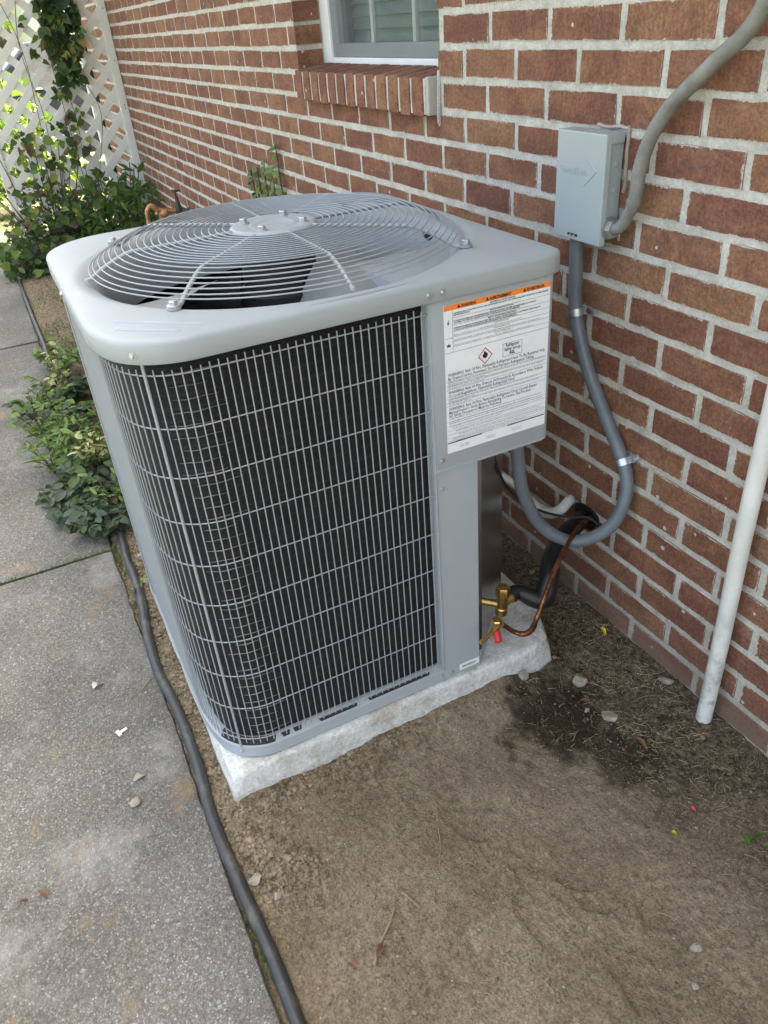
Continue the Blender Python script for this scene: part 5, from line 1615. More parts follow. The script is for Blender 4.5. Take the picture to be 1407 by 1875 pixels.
lbox((LX - 0.02, Ya - 0.045, -0.05), (LX + 0.018, Ya, Zb + 0.05))
lbox((LX - 0.018, Ya, Za - 0.045), (LX + 0.016, Yb, Za)); lbox((LX - 0.018, Ya, Zb), (LX + 0.016, Yb, Zb + 0.045))
for zz in (0.42, 0.53, 0.88, 0.90, 1.16, 1.45):
    m_ = MB(); m_.lathe([(0.004, 0), (0.004, 0.002)], (LX + 0.018 - LO.x, -0.025 - LO.y, zz), (1, 0, 0), 8); m_.build('screw', M['verdigris'], fr1)

# ================================================================== PLANTS
def leaf_mesh(name, shape, mat, curl=0.15, fold=0.25, seed=0):
    """leaf along +x, unit length, width per shape; folded along the midrib"""
    r_ = random.Random(seed)
    prof = {'lance': [(0, 0.02), (0.2, 0.11), (0.45, 0.145), (0.7, 0.10), (0.9, 0.04), (1, 0.0)],
            'oval': [(0, 0.05), (0.12, 0.2), (0.4, 0.31), (0.7, 0.27), (0.92, 0.13), (1, 0.0)],
            'heart': [(0, 0.02), (0.0, 0.30), (0.22, 0.43), (0.5, 0.36), (0.78, 0.17), (1, 0.0)],
            'strap': [(0, 0.03), (0.3, 0.05), (0.6, 0.05), (0.85, 0.03), (1, 0.0)]}[shape]
    vs = []; n = len(prof)
    for i, (t, w_) in enumerate(prof):
        z_ = -curl * t * t + r_.uniform(-0.012, 0.012)
        tt = t if not (shape == 'heart' and i == 1) else -0.08
        vs += [(t if i else 0.0, 0, z_), (tt, w_, z_ + fold * w_ + r_.uniform(-0.02, 0.02)), (tt, -w_, z_ + fold * w_ + r_.uniform(-0.02, 0.02))]
    fs = []
    for i in range(n - 1):
        a, b = i * 3, i * 3 + 3
        fs += [(a, b, b + 1, a + 1), (a, a + 2, b + 2, b)]
    me = bpy.data.meshes.new(name); me.from_pydata(vs, [], fs)
    for p in me.polygons: p.use_smooth = True
    me.materials.append(mat)
    return me


def leafset(shape, key, n=3, **kw): return [leaf_mesh('leaf', shape, M[key], seed=i + len(shape), **kw) for i in range(n)]


def place_leaf(me, parent, base, direction, size, up=Vector((0, 0, 1)), roll=0.0, name='leaf'):
    d = Vector(direction).normalized()
    y = Vector(up).cross(d)
    if y.length < 1e-3: y = Vector((0, 1, 0))
    y.normalize(); z_ = d.cross(y)
    mt = Matrix((d, y, z_)).transposed().to_4x4() @ Matrix.Rotation(roll, 4, 'X')
    o = obj(name, me, None, parent)
    mt = Matrix.Translation(Vector(base)) @ mt @ Matrix.Diagonal((size, size, size, 1))
    o.matrix_local = mt
    return o


LS = {'ajuga': leafset('oval', 'leaf_ajuga', 3, curl=0.3, fold=0.35), 'weed': leafset('lance', 'leaf_weed', 3), 'weed_oval': leafset('oval', 'leaf_weed', 2), 'shrub': leafset('lance', 'leaf_shrub', 3, curl=0.2), 'shrub_oval': leafset('oval', 'leaf_shrub', 2),
      'vine': leafset('heart', 'leaf_vine', 3, curl=0.2), 'yellow': leafset('heart', 'leaf_yellow', 2), 'dead': leafset('heart', 'leaf_dead', 2, curl=0.6, fold=0.7), 'cream': leafset('oval', 'leaf_cream', 2), 'lightvine': leafset('heart', 'leaf_weed', 2)}
rp = random.Random(31)


def rosette(x, y, label, key, nleaf, size, spread, height, grp, name='rosette_plant', lift=0.6, rnd=0.25):
    z0 = float(soil_height(np.array([x]), np.array([y]))[0]) if y > -1.05 else 0.0
    t = thing(name, label, 'plant', grp, (x, y, z0 - 0.004))
    m_ = MB()
    stems = max(3, nleaf // 5)
    tips = []
    for k in range(stems):
        a = rp.uniform(0, 2 * math.pi); rr = spread * math.sqrt(rp.random())
        tip = Vector((rr * math.cos(a), rr * math.sin(a), height * rp.uniform(0.45, 1.0)))
        pa = [(0, 0, 0), tuple(tip * 0.5 + Vector((0, 0, height * 0.12))), tuple(tip)]
        m_.tube(catmull(pa, 0.02), 0.0016, 5); tips.append(tip)
    m_.build('stem', M['stem'], t, True)
    for k in range(nleaf):
        tip = tips[k % stems]; f = rp.uniform(0.35, 1.0)
        b = Vector((tip.x * f, tip.y * f, tip.z * f + 0.004)) + Vector((rp.gauss(0, 0.008), rp.gauss(0, 0.008), abs(rp.gauss(0, 0.004))))
        a = rp.uniform(0, 2 * math.pi)
        out = Vector((math.cos(a), math.sin(a), rp.uniform(-0.15, lift))) + Vector((tip.x, tip.y, 0)).normalized() * 0.5
        kk = key if isinstance(key, str) else rp.choice(key)
        place_leaf(rp.choice(LS[kk]), t, b, out, size * rp.uniform(0.65, 1.25), Vector((rp.gauss(0, rnd), rp.gauss(0, rnd), 1)), rp.gauss(0, 0.3))
    return t


# ground plants between walkway and unit; positions follow the strip at y about -1.0
strip = [(-0.98, -1.005, 'ajuga', 16, .052), (-1.07, -1.035, 'ajuga', 18, .058), (-1.10, -0.975, 'weed', 12, .05), (-1.20, -1.045, 'ajuga', 20, .058), (-1.27, -0.99, 'ajuga', 18, .055), (-1.36, -1.06, ('ajuga', 'weed'), 18, .055),
         (-1.45, -1.00, 'weed', 20, .065), (-1.56, -1.055, 'weed', 22, .07), (-1.66, -0.985, 'weed', 20, .07), (-1.78, -1.04, ('ajuga', 'weed'), 20, .065), (-1.90, -0.98, 'ajuga', 20, .062), (-2.02, -1.06, ('weed_oval', 'weed'), 18, .06),
         (-2.13, -0.97, 'ajuga', 20, .062), (-2.27, -1.04, ('weed_oval', 'ajuga'), 20, .06), (-2.42, -0.97, ('weed_oval', 'weed'), 20, .06), (-2.60, -1.0, ('weed_oval', 'weed'), 18, .06)]
strip += [(-1.16, -1.12, 'ajuga', 16, .056), (-1.30, -1.13, 'ajuga', 14, .056), (-1.50, -1.13, 'weed', 20, .07), (-1.68, -1.12, 'weed', 22, .07), (-1.84, -1.14, ('weed_oval', 'weed'), 18, .062), (-2.02, -1.15, ('weed_oval', 'ajuga'), 18, .06), (-1.02, -1.08, 'ajuga', 10, .05), (-1.40, -0.955, 'weed', 18, .06)]
for k, (x, y, key, nl, sz) in enumerate(strip):
    if k == 0: lb, g_ = 'low dark leaved plant where the hose disappears, by the slab joint', 'dark leaved plants along the walkway edge'
    elif k == 22: lb, g_ = 'small dark leaved plant spilling onto the walkway next to the slab joint', 'dark leaved plants along the walkway edge'
    elif key == 'ajuga': lb, g_ = 'low plant with dark rounded leaves growing between walkway and air conditioner', 'dark leaved plants along the walkway edge'
    elif isinstance(key, str): lb, g_ = 'bushy weed with narrow light green leaves beside the air conditioner', 'light green weeds along the walkway edge'
    elif 'weed_oval' in key: lb, g_ = 'bright green leafy plant at far end of the walkway strip', 'bright plants along the walkway edge'
    else: lb, g_ = 'mixed dark and light green plant in the walkway strip', 'mixed plants along the walkway edge'
    rosette(x, y, lb, key, nl + 34, sz * 0.74, 0.09, 0.085 if key == 'ajuga' else 0.14, g_)
for k, (x, y, lb) in enumerate(((-2.18, -1.01, 'cream and yellow variegated plant at far end of the walkway strip'), (-1.38, -0.985, 'cream variegated plant hugging the side of the air conditioner'))):
    rosette(x, y, lb, 'cream', 40, 0.034, 0.075, 0.22, None, 'variegated_plant')
rosette(-0.62, -0.992, 'small weed sprouting by the hose below the grille corner', 'weed', 7, 0.045, 0.03, 0.03, None, 'weed')
q = at(1375, 1545, 2, 0); rosette(q[0], q[1], 'tiny green weed in the dirt away from the pad', 'weed', 6, 0.028, 0.012, 0.03, None, 'weed')

# vine and shrubs at the lattice
def crown(parent, boxes, keys, n, size, xr, down=0.3, seedv=5, front=1.0):
    r_ = random.Random(seedv)
    for k in range(n):
        (y0, y1, z0, z1, wgt) = r_.choices(boxes, weights=[b[4] for b in boxes])[0]
        y = r_.uniform(y0, y1); z_ = r_.uniform(z0, z1); x = r_.uniform(*xr)
        d = Vector((r_.uniform(-0.2, 1.0) * front, r_.uniform(-1, 1), r_.uniform(-1.0, 0.6) * 0.9 - down))
        kk = r_.choices([a for a, _ in keys], weights=[b for _, b in keys])[0]
        place_leaf(r_.choice(LS[kk]), parent, Vector((x, y, z_)) - Vector(parent.location), d, size * r_.uniform(0.6, 1.3), Vector((0.9, r_.gauss(0, 0.5), r_.gauss(0.4, 0.4))), r_.gauss(0, 0.35))


def crown_fill(parent, boxes, key, n, size, xr, seedv):
    """the small leaves deep in the crown, too many and too small to tell apart"""
    r_ = random.Random(seedv); m_ = MB()
    for k in range(n):
        (y0, y1, z0, z1, wgt) = r_.choices(boxes, weights=[b[4] for b in boxes])[0]
        p = Vector((r_.uniform(*xr), r_.uniform(y0, y1), r_.uniform(z0, z1))) - Vector(parent.location)
        d = Vector((r_.gauss(0.3, 0.6), r_.gauss(0, 0.8), r_.gauss(0, 0.6))).normalized(); s_ = size * r_.uniform(0.5, 1.3)
        w_ = d.cross(Vector((r_.gauss(0.8, 0.4), r_.gauss(0, 0.4), r_.gauss(0.5, 0.4)))).normalized() * s_ * 0.27
        u_ = d.cross(w_).normalized() * s_ * 0.08
        m_.add([p, p + d * s_ * 0.4 + w_ + u_, p + d * s_, p + d * s_ * 0.4 - w_ + u_, p + d * s_ * 0.5], [(0, 1, 4), (1, 2, 4), (2, 3, 4), (3, 0, 4)])
    o = m_.build('small_leaves', M[key], parent); o['kind'] = 'stuff'


vine = thing('climbing_vine', 'climbing vine with heart shaped leaves hanging on the white lattice', 'vine', None, (LX + 0.05, -0.45, 0))
m_ = MB(); r_ = random.Random(12)
for k in range(5):
    y = -0.62 + 0.09 * k
    pa = [(0.0, y + 0.45, 0.0), (0.03, y + 0.45 + r_.uniform(-.06, .06), 0.45), (0.0, y + 0.45 + r_.uniform(-.1, .1), 0.9), (0.02, y + 0.45 + r_.uniform(-.12, .12), 1.3), (0.0, y + 0.45 + r_.uniform(-.1, .1), 1.75)]
    m_.tube(catmull(pa, 0.05), 0.0022, 5)
m_.build('stem', M['stem'], vine, True)
crown(vine, [(-0.43, -0.20, 1.24, 1.66, 5), (-0.40, -0.25, 1.06, 1.26, 1.7), (-0.46, -0.36, 0.98, 1.08, 0.4)], [('vine', 10), ('yellow', 0.5), ('lightvine', 0.5)], 260, 0.054, (LX + 0.012, LX + 0.09), 0.6, 6)
crown(vine, [(-0.78, -0.42, 0.58, 0.85, 2.4), (-0.55, -0.45, 1.15, 1.45, 0.7), (-0.52, -0.3, 0.6, 0.92, 1.0)], [('vine', 3), ('yellow', 1.6), ('lightvine', 1.2), ('dead', 1.6)], 56, 0.056, (LX + 0.012, LX + 0.09), 0.5, 7)
tang = thing('tangled_shrub', 'tangled shrub with green, yellow and dead brown leaves below the vine', 'shrub', None, (LX + 0.22, -0.72, 0))
m_ = MB()
for k in range(26):
    a = r_.uniform(0, 6.28)
    m_.tube(catmull([(r_.gauss(0, .05), r_.gauss(0, .06), 0), (0.08 * math.cos(a), 0.14 * math.sin(a), 0.25), (0.13 * math.cos(a), 0.3 * math.sin(a), r_.uniform(0.4, 0.75))], 0.04), 0.003, 5)
m_.build('stem', M['stem'], tang, True)
crown(tang, [(-1.0, -0.45, 0.03, 0.36, 5), (-0.88, -0.48, 0.34, 0.52, 1.6), (-0.78, -0.5, 0.5, 0.66, 0.7), (-1.10, -0.85, 0.02, 0.22, 1.4)], [('vine', 4), ('lightvine', 2.2), ('yellow', 1.0), ('dead', 1.1), ('shrub_oval', 3)], 298, 0.058, (LX + 0.05, LX + 0.5), 0.1, 8)
shr = thing('leafy_shrub', 'bushy shrub with pointed glossy green leaves against the lattice corner', 'shrub', None, (LX + 0.3, -0.3, 0))
m_ = MB()
for k in range(26):
    a = r_.uniform(0, 6.28); e = r_.uniform(0.5, 1)
    m_.tube(catmull([(0, 0, 0), (0.1 * math.cos(a) * e, 0.14 * math.sin(a) * e, 0.2), (0.2 * math.cos(a) * e, 0.26 * math.sin(a) * e, r_.uniform(0.35, 0.6))], 0.04), 0.0035, 5)
m_.build('stem', M['stem'], shr, True)
crown(shr, [(-0.55, -0.06, 0.05, 0.42, 4), (-0.45, -0.05, 0.35, 0.55, 2), (-0.55, -0.2, 0.0, 0.2, 1)], [('shrub', 7), ('shrub_oval', 2), ('lightvine', 0.4)], 298, 0.072, (LX + 0.06, LX + 0.62), -0.25, 9)

crown_fill(vine, [(-0.42, -0.21, 1.28, 1.66, 5), (-0.39, -0.26, 1.10, 1.28, 1.2)], 'leaf_vine', 420, 0.045, (LX + 0.012, LX + 0.07), 71)
crown_fill(tang, [(-1.0, -0.45, 0.0, 0.30, 5), (-0.85, -0.5, 0.28, 0.45, 1.2), (-1.10, -0.85, 0.0, 0.18, 1.4)], 'leaf_vine', 1100, 0.042, (LX + 0.05, LX + 0.45), 72)
crown_fill(tang, [(-1.0, -0.5, 0.05, 0.55, 5)], 'leaf_dead', 130, 0.04, (LX + 0.05, LX + 0.45), 74)
crown_fill(shr, [(-0.55, -0.06, 0.0, 0.36, 4), (-0.45, -0.08, 0.3, 0.46, 1.2)], 'leaf_shrub', 1000, 0.05, (LX + 0.06, LX + 0.55), 73)

# creeper on the wall behind the unit
for k, (x, zt) in enumerate(((-2.19, 0.78), (-2.10, 0.80), (-2.02, 0.84), (-1.93, 0.82), (-1.84, 0.905))):
    t = thing('wall_creeper', ('thin creeper stem with small leaves climbing the bricks behind the unit', 'thin creeper stem with small leaves climbing the bricks behind the unit', 'creeper stem with some yellowing leaves on the bricks behind the unit', 'light green leafy creeper stem just beside the tallest one', 'tallest bright green creeper stem on the bricks below the window')[k], 'creeper', 'creepers on the brick wall', (x, -0.018, 0))
    m_ = MB(); pa = [(0.01 * math.sin(z_ * 14 + k), 0.002 * math.sin(z_ * 30), z_) for z_ in np.linspace(0, zt, 14)]
    m_.tube(catmull(pa, 0.03), 0.0028, 5); m_.build('stem', M['stem'], t, True)
    r2 = random.Random(60 + k)
    for j in range(30):
        z_ = zt - (zt - 0.45) * (j / 30.0); s_ = -1 if j % 2 else 1
        kk = 'yellow' if r2.random() < 0.12 and k == 2 else ('weed_oval' if k > 2 or r2.random() < 0.25 else 'shrub_oval')
        place_leaf(r2.choice(LS[kk]), t, (0.01 * math.sin(z_ * 14 + k), -0.004, z_), (s_ * r2.uniform(0.5, 1), -0.35, r2.uniform(-0.6, 0.2)), r2.uniform(0.024, 0.046), (0.2, -1, 0.4), r2.gauss(0, 0.3))

# ================================================================== BEYOND THE LATTICE
hs = thing('neighbour_house', 'white sided house standing in sunlight beyond the lattice', 'house', None, (-26, 7.4, -0.07))
m_ = MB(); m_.box((-4, -6, 0), (4, 6, 3.2)); m_.build('wall', M['siding'], hs)
m_ = MB(); m_.add([(-4.4, -6.4, 3.2), (4.4, -6.4, 3.2), (4.4, 6.4, 3.2), (-4.4, 6.4, 3.2), (0, -6.4, 5), (0, 6.4, 5)], [(0, 1, 4), (1, 2, 5, 4), (2, 3, 5), (3, 0, 4, 5), (0, 3, 2, 1)]); m_.build('roof', M['roof'], hs)
for y in (-3, 0.5, 3.5):
    m_ = MB(); m_.box((4.0, y - 0.5, 1.0), (4.05, y + 0.5, 2.3)); wn_ = m_.build('window', M['white_frame'], hs)
    m_ = MB(); m_.box((4.05, y - 0.42, 1.08), (4.06, y + 0.42, 2.22)); m_.build('pane', M['car'], wn_)
car = thing('parked_car', 'dark blue car parked in the driveway seen through the lattice', 'car', None, (-9.6, 0.35, -0.07))
m_ = MB()
prof = [(-2.1, 0.30), (-2.15, 0.62), (-1.95, 0.82), (-1.1, 0.95), (-0.55, 1.38), (0.75, 1.42), (1.55, 0.98), (2.1, 0.90), (2.15, 0.55), (2.05, 0.28)]
n = len(prof)
def carw(z_): return 0.86 if z_ < 0.9 else 0.86 - (z_ - 0.9) * 0.42
m_.add([(p[0] * 0.25 + 0 * p[1], 0, 0) for p in []], [])
vl = [(-carw(z_), y_, z_) for y_, z_ in prof]; vr = [(carw(z_), y_, z_) for y_, z_ in prof]
m_.add(vl + vr, [tuple(range(n)), tuple(range(2 * n - 1, n - 1, -1))] + [(i, i + n, (i + 1) % n + n, (i + 1) % n) for i in range(n)])
cb_ = m_.build('body', M['car'], car, True, 0.03, 30)
m_ = MB(); m_.add([(0.845, -0.95, 0.97), (0.845, 1.4, 0.99), (0.70, 0.72, 1.34), (0.70, -0.52, 1.32)], [(0, 1, 2, 3)]); m_.v = [(v[0] + 0.012, v[1], v[2]) for v in m_.v]; m_.build('side_window', M['dark'], car)
m_ = MB(); m_.tube([(0.875, -1.0, 0.955), (0.875, 1.5, 0.965)], 0.012, 6); m_.tube([(0.875, -1.9, 0.50), (0.875, 1.9, 0.50)], 0.012, 6); m_.build('chrome_trim', M['chrome'], car)
for y_ in (-1.35, 1.4):
    for s_ in (-1, 1):
        m_ = MB(); m_.lathe([(0.2, -0.1), (0.32, -0.09), (0.33, 0.0), (0.32, 0.09), (0.2, 0.1)], (s_ * 0.78, y_, 0.33), (1, 0, 0), 24); wh = m_.build('wheel', M['tyre'], car, True, 0, 40)
        m_ = MB(); m_.lathe([(0.19, 0.0), (0.19, 0.112), (0.05, 0.116)], (s_ * 0.78, y_, 0.33), (s_, 0, 0), 20); m_.build('rim', M['chrome'], wh, True, 0, 40)
# white downspout and black cable at the far house corner
m_ = MB(); m_.box((WX0 - 0.075, -0.07, -0.05), (WX0 - 0.01, -0.012, 2.6)); tag(m_.build('downspout', M['white_frame'], None, False, 0.006), 'white square downspout at the far corner of the brick wall', 'downspout')
m_ = MB(); m_.tube([(WX0 + 0.02, -0.02, z_) for z_ in np.linspace(-0.02, 2.6, 12)], 0.014, 8); tag(m_.build('corner_cable', M['cable'], None, True), 'black cable running down the brick wall beside the downspout', 'cable')


def hedge(x, y, rx, ry, h, n, size, label, seedv, key='leaf_shrub', grp='bushes beyond the lattice'):
    r_ = random.Random(seedv)
    t = thing('bush', label, 'bush', grp, (x, y, -0.075))
    m_ = MB()
    for k in range(7):
        a = r_.uniform(0, 6.28); m_.tube(catmull([(0, 0, 0), (rx * 0.3 * math.cos(a), ry * 0.3 * math.sin(a), h * 0.45), (rx * 0.6 * math.cos(a), ry * 0.6 * math.sin(a), h * 0.85)], 0.15), 0.018, 5)
    m_.build('trunk', M['stem'], t, True)
    m_ = MB()
    cl = [(r_.gauss(0, 0.45), r_.gauss(0, 0.45), r_.uniform(0.2, 0.95), r_.uniform(0.25, 0.5)) for _ in range(24)]
    for k in range(n):
        c = r_.choice(cl); u = Vector((r_.gauss(0, 1), r_.gauss(0, 1), r_.gauss(0, 1))).normalized() * c[3] * r_.uniform(0.6, 1)
        p = Vector(((c[0] + u.x) * rx, (c[1] + u.y) * ry, max(0.03, (c[2] + u.z * 0.6)) * h))
        d = (u.normalized() + Vector((r_.gauss(0, .5), r_.gauss(0, .5), r_.gauss(0, .5)))).normalized(); s_ = size * r_.uniform(0.6, 1.3)
        y_ = d.cross(Vector((r_.gauss(0, 1), r_.gauss(0, 1), r_.gauss(0, 1)))).normalized()
        m_.add([p, p + d * s_ * .5 + y_ * s_ * .28, p + d * s_, p + d * s_ * .5 - y_ * s_ * .28], [(0, 1, 2, 3)])
    o = m_.build('crown', M[key], t); o['kind'] = 'stuff'


hedge(-7.3, -0.75, 0.55, 0.55, 1.0, 2600, 0.09, 'low dark bush right behind the white lattice', 41)
hedge(-9.6, -2.9, 0.8, 0.8, 1.2, 2600, 0.12, 'tall rounded bush beside the parked car', 42)
hedge(-30, -4.5, 4.5, 6.0, 4.2, 5000, 0.5, 'tall broad sunlit bush at the far end of the lawn', 43, 'leaf_weed')
hedge(-13.5, -6.5, 1.8, 2.0, 2.8, 3000, 0.2, 'broad shady bush at the far side of the lawn', 44)

# ================================================================== SMALL THINGS ON THE GROUND
def ground_z(x, y): return float(soil_height(np.array([x]), np.array([y]))[0]) if y > -1.03 else 0.0


def rock(px_, py_, wpx, label, seed, flat=0.55, mat='rock', name='rock', grp=None, zz=0.006):
    q = at(px_, py_, 2, zz); d = np.linalg.norm(q - CAM); rad = wpx / FPX * d / 2
    me = bpy.data.meshes.new(name); bm = bmesh.new(); bmesh.ops.create_icosphere(bm, subdivisions=2, radius=1)
    r_ = random.Random(seed); ax = [Vector((r_.gauss(0, 1), r_.gauss(0, 1), r_.gauss(0, 1))).normalized() for _ in range(12)]; cut = [r_.uniform(0.42, 0.85) for _ in ax]
    el_ = r_.uniform(0.62, 0.85)
    for v in bm.verts:
        for a, c in zip(ax, cut):
            dd = v.co.dot(a)
            if dd > c: v.co -= a * (dd - c)
        v.co *= 1 + 0.06 * r_.uniform(-1, 1)
        v.co = Vector((v.co.x, v.co.y * el_, v.co.z * flat)) * rad
    bm.to_mesh(me); bm.free()
    o = obj(name, me, M[mat]); o.location = (q[0], q[1], ground_z(q[0], q[1]) + rad * flat * 0.45); o.rotation_euler = (0, 0, r_.uniform(0, 6))
    return tag(o, label, 'rock' if mat != 'leaf_litter' else 'leaf', grp)


rock(958, 1247, 30, 'small pale yellowish rock in front of the pad on damp soil', 1)
rock(1064, 1240, 36, 'knobbly pale rock on straw covered soil between pad and wall', 2)
rock(1120, 1310, 40, 'flat elongated pale rock beyond the damp soil patch', 3, 0.35)
rock(1220, 1248, 30, 'whitish rock beside the foot of the brick wall', 4)
rock(467, 1612, 34, 'grey oval rock touching the black hose', 5)
rock(253, 1420, 24, 'tan pebble on the walkway next to a pointed grey pebble', 6, 0.5)
rock(250, 1467, 24, 'pointed grey pebble on the walkway', 7, 0.6)
rock(1015, 1202, 12, 'small tan stone at the pad corner by the copper pipe', 8)
rock(1076, 1296, 16, 'small grey stone beside crumpled brown leaf', 9)
rock(975, 1047, 14, 'small white stone in the shade behind the black pipe', 10)
rock(262, 1020, 30, 'pale stone between hose and air conditioner', 11)
rock(268, 1066, 26, 'mossy stone between hose and air conditioner base', 12)
rock(1275, 1735, 26, 'curved tan fragment lying on the smooth dirt', 13, 0.4)
rock(508, 1640, 18, 'small yellow stone on crumbly soil near the hose', 14)
rock(1272, 1808, 18, 'dark grey stone half sunk in the smooth dirt', 15, 0.4)

r_ = random.Random(77)


def dry_leaf(px_, py_, wpx, label, rot, mat='leaf_litter', name='dry_leaf', cat='leaf', z=0.004):
    q = at(px_, py_, 2, 0.004); s_ = wpx / FPX * np.linalg.norm(q - CAM)
    me = leaf_mesh(name, 'lance' if mat == 'leaf_litter' else 'oval', M[mat], 0.55, 1.1, int(px_))
    o = obj(name, me); o.location = (q[0], q[1], ground_z(q[0], q[1]) + z + 0.12 * s_); o.scale = (s_, s_, s_); o.rotation_euler = (r_.uniform(-.3, .3), r_.uniform(-.1, .3), rot)
    return tag(o, label, cat)


dry_leaf(690, 1755, 42, 'crumpled red brown leaf at the end of a twig', 2.2); dry_leaf(655, 1775, 40, 'torn red brown leaf strip beside the twig', 3.4)
dry_leaf(1160, 1352, 36, 'curled russet leaf on the soil near the flat rock', 0.4); dry_leaf(1062, 1283, 34, 'crumpled dark brown leaf on the damp soil', 1.1)
dry_leaf(70, 1634, 30, 'curled tan leaf on the grey walkway', 0.8); dry_leaf(172, 1262, 26, 'cream wood chip leaf shaped flake on the walkway', 2.4, 'scrap_white', 'wood_chip', 'wood chip', 0.001)
dry_leaf(1098, 1158, 16, 'bright yellow petal on straw by the wall', 0.3, 'petal_yellow', 'petal', 'petal', 0.01); dry_leaf(1230, 1525, 12, 'yellow petal on bare dirt', 1.0, 'petal_yellow', 'petal', 'petal')
dry_leaf(1265, 1476, 12, 'small red petal on bare dirt', 0.2, 'petal_red', 'petal', 'petal'); dry_leaf(30, 1660, 22, 'small curled brown leaf at the walkway', 2.0)
dry_leaf(258, 1132, 22, 'pale wood splinter beside the black hose', 1.2, 'scrap_white', 'wood_chip', 'wood chip')


def twig(pts, rad, label, mat='twig'):
    P = []
    for px_, py_, h in pts:
        q = at(px_, py_, 2, 0.006); P.append((q[0], q[1], ground_z(q[0], q[1]) + rad * 0.6 + h))
    m_ = MB(); pa = catmull(P, 0.008); m_.tube(pa, [rad * (1 - 0.4 * i / len(pa)) * (1 + 0.12 * math.sin(i * 2.1)) for i in range(len(pa))], 7)
    return tag(m_.build('twig', M[mat], None, True), label, 'twig')


twig([(685, 1765, 0), (697, 1725, .002), (712, 1695, .003), (723, 1660, .001)], 0.0026, 'bent dry twig with brown leaves at one end')
twig([(737, 1630, 0), (752, 1642, .001), (770, 1658, 0)], 0.0026, 'short pale straight twig on the smooth dirt')
twig([(803, 1510, 0), (807, 1545, .001), (805, 1585, 0)], 0.0013, 'thin straw coloured stalk on the smooth dirt')
twig([(1160, 1280, 0), (1185, 1272, .002), (1222, 1272, 0)], 0.0032, 'curved grey brown stick near the foot of the wall', 'stem')
twig([(275, 1240, .0), (262, 1258, .003), (245, 1270, 0)], 0.0012, 'dry forked grass stalk on the walkway edge')
twig([(845, 1580, 0), (860, 1576, .001), (876, 1588, 0)], 0.0010, 'thin pale rootlet on the smooth dirt')
q = at(224, 1340, 2, 0.001)
m_ = MB(); m_.box((-0.012, -0.0035, 0), (0.012, 0.0035, 0.003)); m_.box((-0.012, -0.009, 0), (-0.004, 0.009, 0.004))
o = m_.build('plastic_clip', M['scrap_white'], None, False, 0.0008); o.location = (q[0], q[1], 0.001); o.rotation_euler = (0, 0, 1.9); tag(o, 'small white plastic clip lying on the walkway', 'clip')
# broken brick end half buried in the dirt before the pad
q = at(702, 1402, 2, 0.0); q2 = at(722, 1440, 2, 0.0)

# loose crumbs of soil
m_ = MB(); ico = [(0, 0, 1), (0.894, 0, 0.447), (0.276, 0.851, 0.447), (-0.724, 0.526, 0.447), (-0.724, -0.526, 0.447), (0.276, -0.851, 0.447), (0.724, 0.526, -0.447), (-0.276, 0.851, -0.447), (-0.894, 0, -0.447), (-0.276, -0.851, -0.447), (0.724, -0.526, -0.447), (0, 0, -1)]
icf = [(0, 1, 2), (0, 2, 3), (0, 3, 4), (0, 4, 5), (0, 5, 1), (1, 6, 2), (2, 7, 3), (3, 8, 4), (4, 9, 5), (5, 10, 1), (6, 7, 2), (7, 8, 3), (8, 9, 4), (9, 10, 5), (10, 6, 1), (11, 7, 6), (11, 8, 7), (11, 9, 8), (11, 10, 9), (11, 6, 10)]
ICO = np.array(ico); ICF = np.array(icf)
NC = 70000
cx_ = rng.uniform(-0.75, 1.1, NC); cy_ = rng.uniform(-1.028, -0.02, NC)
pr = crumb_mask(cx_, cy_) * 0.8 + 0.16 * np.clip(0.6 + 0.9 * vnoise(cx_, cy_, 8, 33), 0.1, 1.6) + 0.14 * thatch_mask(cx_, cy_)
inpad = (cx_ > -0.63) & (cx_ < 0.185) & (cy_ > -0.975) & (cy_ < -0.15)
kp = (rng.random(NC) < pr) & ~inpad
cx_, cy_ = cx_[kp], cy_[kp]
szs = np.where(crumb_mask(cx_, cy_) > 0.5, rng.lognormal(-6.3, 0.6, len(cx_)), rng.lognormal(-6.75, 0.5, len(cx_)))
szs = np.clip(szs, 0.0007, 0.0062)
cz_ = soil_height(cx_, cy_) + szs * 0.35
jit = 1 + rng.uniform(-0.3, 0.3, (len(cx_), 12, 3))
VV = ICO[None] * jit * szs[:, None, None] * np.array([1, 1, 0.75])[None, None] + np.stack([cx_, cy_, cz_], -1)[:, None]
FF = ICF[None] + (np.arange(len(cx_)) * 12)[:, None, None]
me = bpy.data.meshes.new('soil_crumbs'); me.from_pydata(VV.reshape(-1, 3).tolist(), [], FF.reshape(-1, 3).tolist())
tag(obj('soil_crumbs', me, M['clod']), 'loose brown crumbs of soil scattered around the pad', 'soil', None, 'stuff')


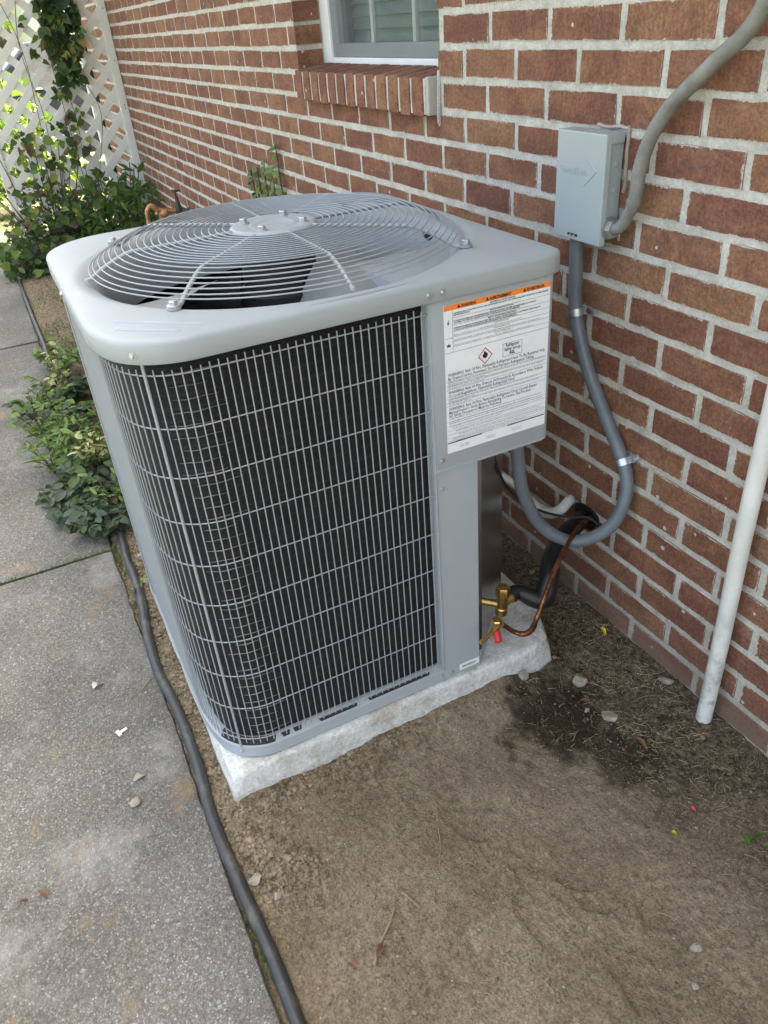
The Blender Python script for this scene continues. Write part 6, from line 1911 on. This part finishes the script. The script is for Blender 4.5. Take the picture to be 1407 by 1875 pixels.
def blades(n, fn_prob, size, mat, name, label, up=0.15, seed=3, wid=0.0011, xr=(-0.75, 1.2), yr=(-1.02, -0.005)):
    rg = np.random.default_rng(seed)
    x = rg.uniform(*xr, n); y = rg.uniform(*yr, n)
    k = rg.random(n) < fn_prob(x, y)
    k &= ~((x > -0.64) & (x < 0.195) & (y > -0.985) & (y < -0.145))
    x, y = x[k], y[k]; n = len(x)
    z = soil_height(x, y)
    a = rg.uniform(0, 2 * np.pi, n); ln = size * rg.lognormal(0, 0.5, n); bend = rg.normal(0, 0.7, n); el_ = np.abs(rg.normal(0, up, n))
    vs, fs = [], []
    S = 4
    out = np.zeros((n, 2 * (S + 1), 3))
    px_, py_, pz_ = x.copy(), y.copy(), z + 0.0012
    for s_ in range(S + 1):
        aa = a + bend * s_ / S
        wv = wid * (1 - 0.55 * s_ / S) * rg.uniform(0.7, 1.3, n) if s_ == 0 else wid * (1 - 0.7 * s_ / S) * np.ones(n)
        out[:, 2 * s_, 0] = px_ - np.sin(aa) * wv; out[:, 2 * s_, 1] = py_ + np.cos(aa) * wv; out[:, 2 * s_, 2] = pz_ + 0.0006
        out[:, 2 * s_ + 1, 0] = px_ + np.sin(aa) * wv; out[:, 2 * s_ + 1, 1] = py_ - np.cos(aa) * wv; out[:, 2 * s_ + 1, 2] = pz_
        px_ = px_ + np.cos(aa) * np.cos(el_) * ln / S; py_ = py_ + np.sin(aa) * np.cos(el_) * ln / S
        zz = pz_ + np.sin(el_ * (1 - 1.6 * s_ / S)) * ln / S
        pz_ = np.maximum(zz, soil_height(px_, py_) + 0.0012)
    F_ = np.array([(2 * i, 2 * i + 1, 2 * i + 3, 2 * i + 2) for i in range(S)])
    FF = F_[None] + (np.arange(n) * 2 * (S + 1))[:, None, None]
    me = bpy.data.meshes.new(name); me.from_pydata(out.reshape(-1, 3).tolist(), [], FF.reshape(-1, 4).tolist())
    return tag(obj(name, me, mat), label, name.split('_')[-1], None, 'stuff')


blades(34000, lambda x, y: np.maximum(thatch_mask(x, y) * 0.8, damp_mask(x, y) * 0.45) * (0.55 + 0.45 * vnoise(x, y, 11, 97)) + 0.014 + 0.05 * crumb_mask(x, y), 0.0125, M['straw'], 'dry_straw', 'dry straw and dead grass scattered over the soil near the wall', 0.25, 3, 0.0007)
blades(30000, lambda x, y: np.maximum(thatch_mask(x, y) * 0.8, damp_mask(x, y) * 0.5) + 0.02, 0.0085, M['stem'], 'dark_litter', 'dark rotted plant litter on the soil near the wall', 0.2, 13, 0.0009)
blades(9000, lambda x, y: np.clip(vnoise(x, y, 5, 91) - 0.35, 0, 1) * 0.5 * (0.3 + thatch_mask(x, y) * 0.6 + 0.6 * sstep(0.42, 0.3, np.abs(y + 0.62))), 0.014, M['grass'], 'sparse_grass', 'sparse green grass sprouts in the soil', 0.7, 4, 0.0008)
blades(26000, lambda x, y: np.clip(0.35 + 0.7 * vnoise(x, y, 3, 95), 0, 1), 0.022, M['grass'], 'far_grass', 'short green grass beyond the walkway plants', 0.8, 5, 0.0022, (-4.8, -0.8), (-1.02, -0.05))
# moss tufts in the walkway joints and edge weeds
def moss(x0, x1, y0, y1, n, seed, name, label):
    rg = random.Random(seed); m_ = MB()
    for k in range(n):
        x, y = rg.uniform(x0, x1), rg.uniform(y0, y1)
        if vnoise(x * 1.0, y, 9, seed) < -0.1: continue
        a = rg.uniform(0, 6.28); h = rg.uniform(0.004, 0.014)
        p = Vector((x, y, -0.012)); d = Vector((math.cos(a) * 0.007, math.sin(a) * 0.007, h + 0.012)); s_ = Vector((-math.sin(a), math.cos(a), 0)) * 0.0014
        m_.add([p - s_, p + s_, p + d], [(0, 1, 2)])
    return tag(m_.build(name, M['grass']), label, 'moss', None, 'stuff')
moss(-0.892, -0.877, -2.3, -1.03, 1500, 5, 'joint_moss', 'moss and tiny grass filling the joint between walkway slabs')
moss(-0.9, 1.2, -1.03, -1.018, 900, 6, 'edge_moss', 'tiny grass along the ragged walkway edge')
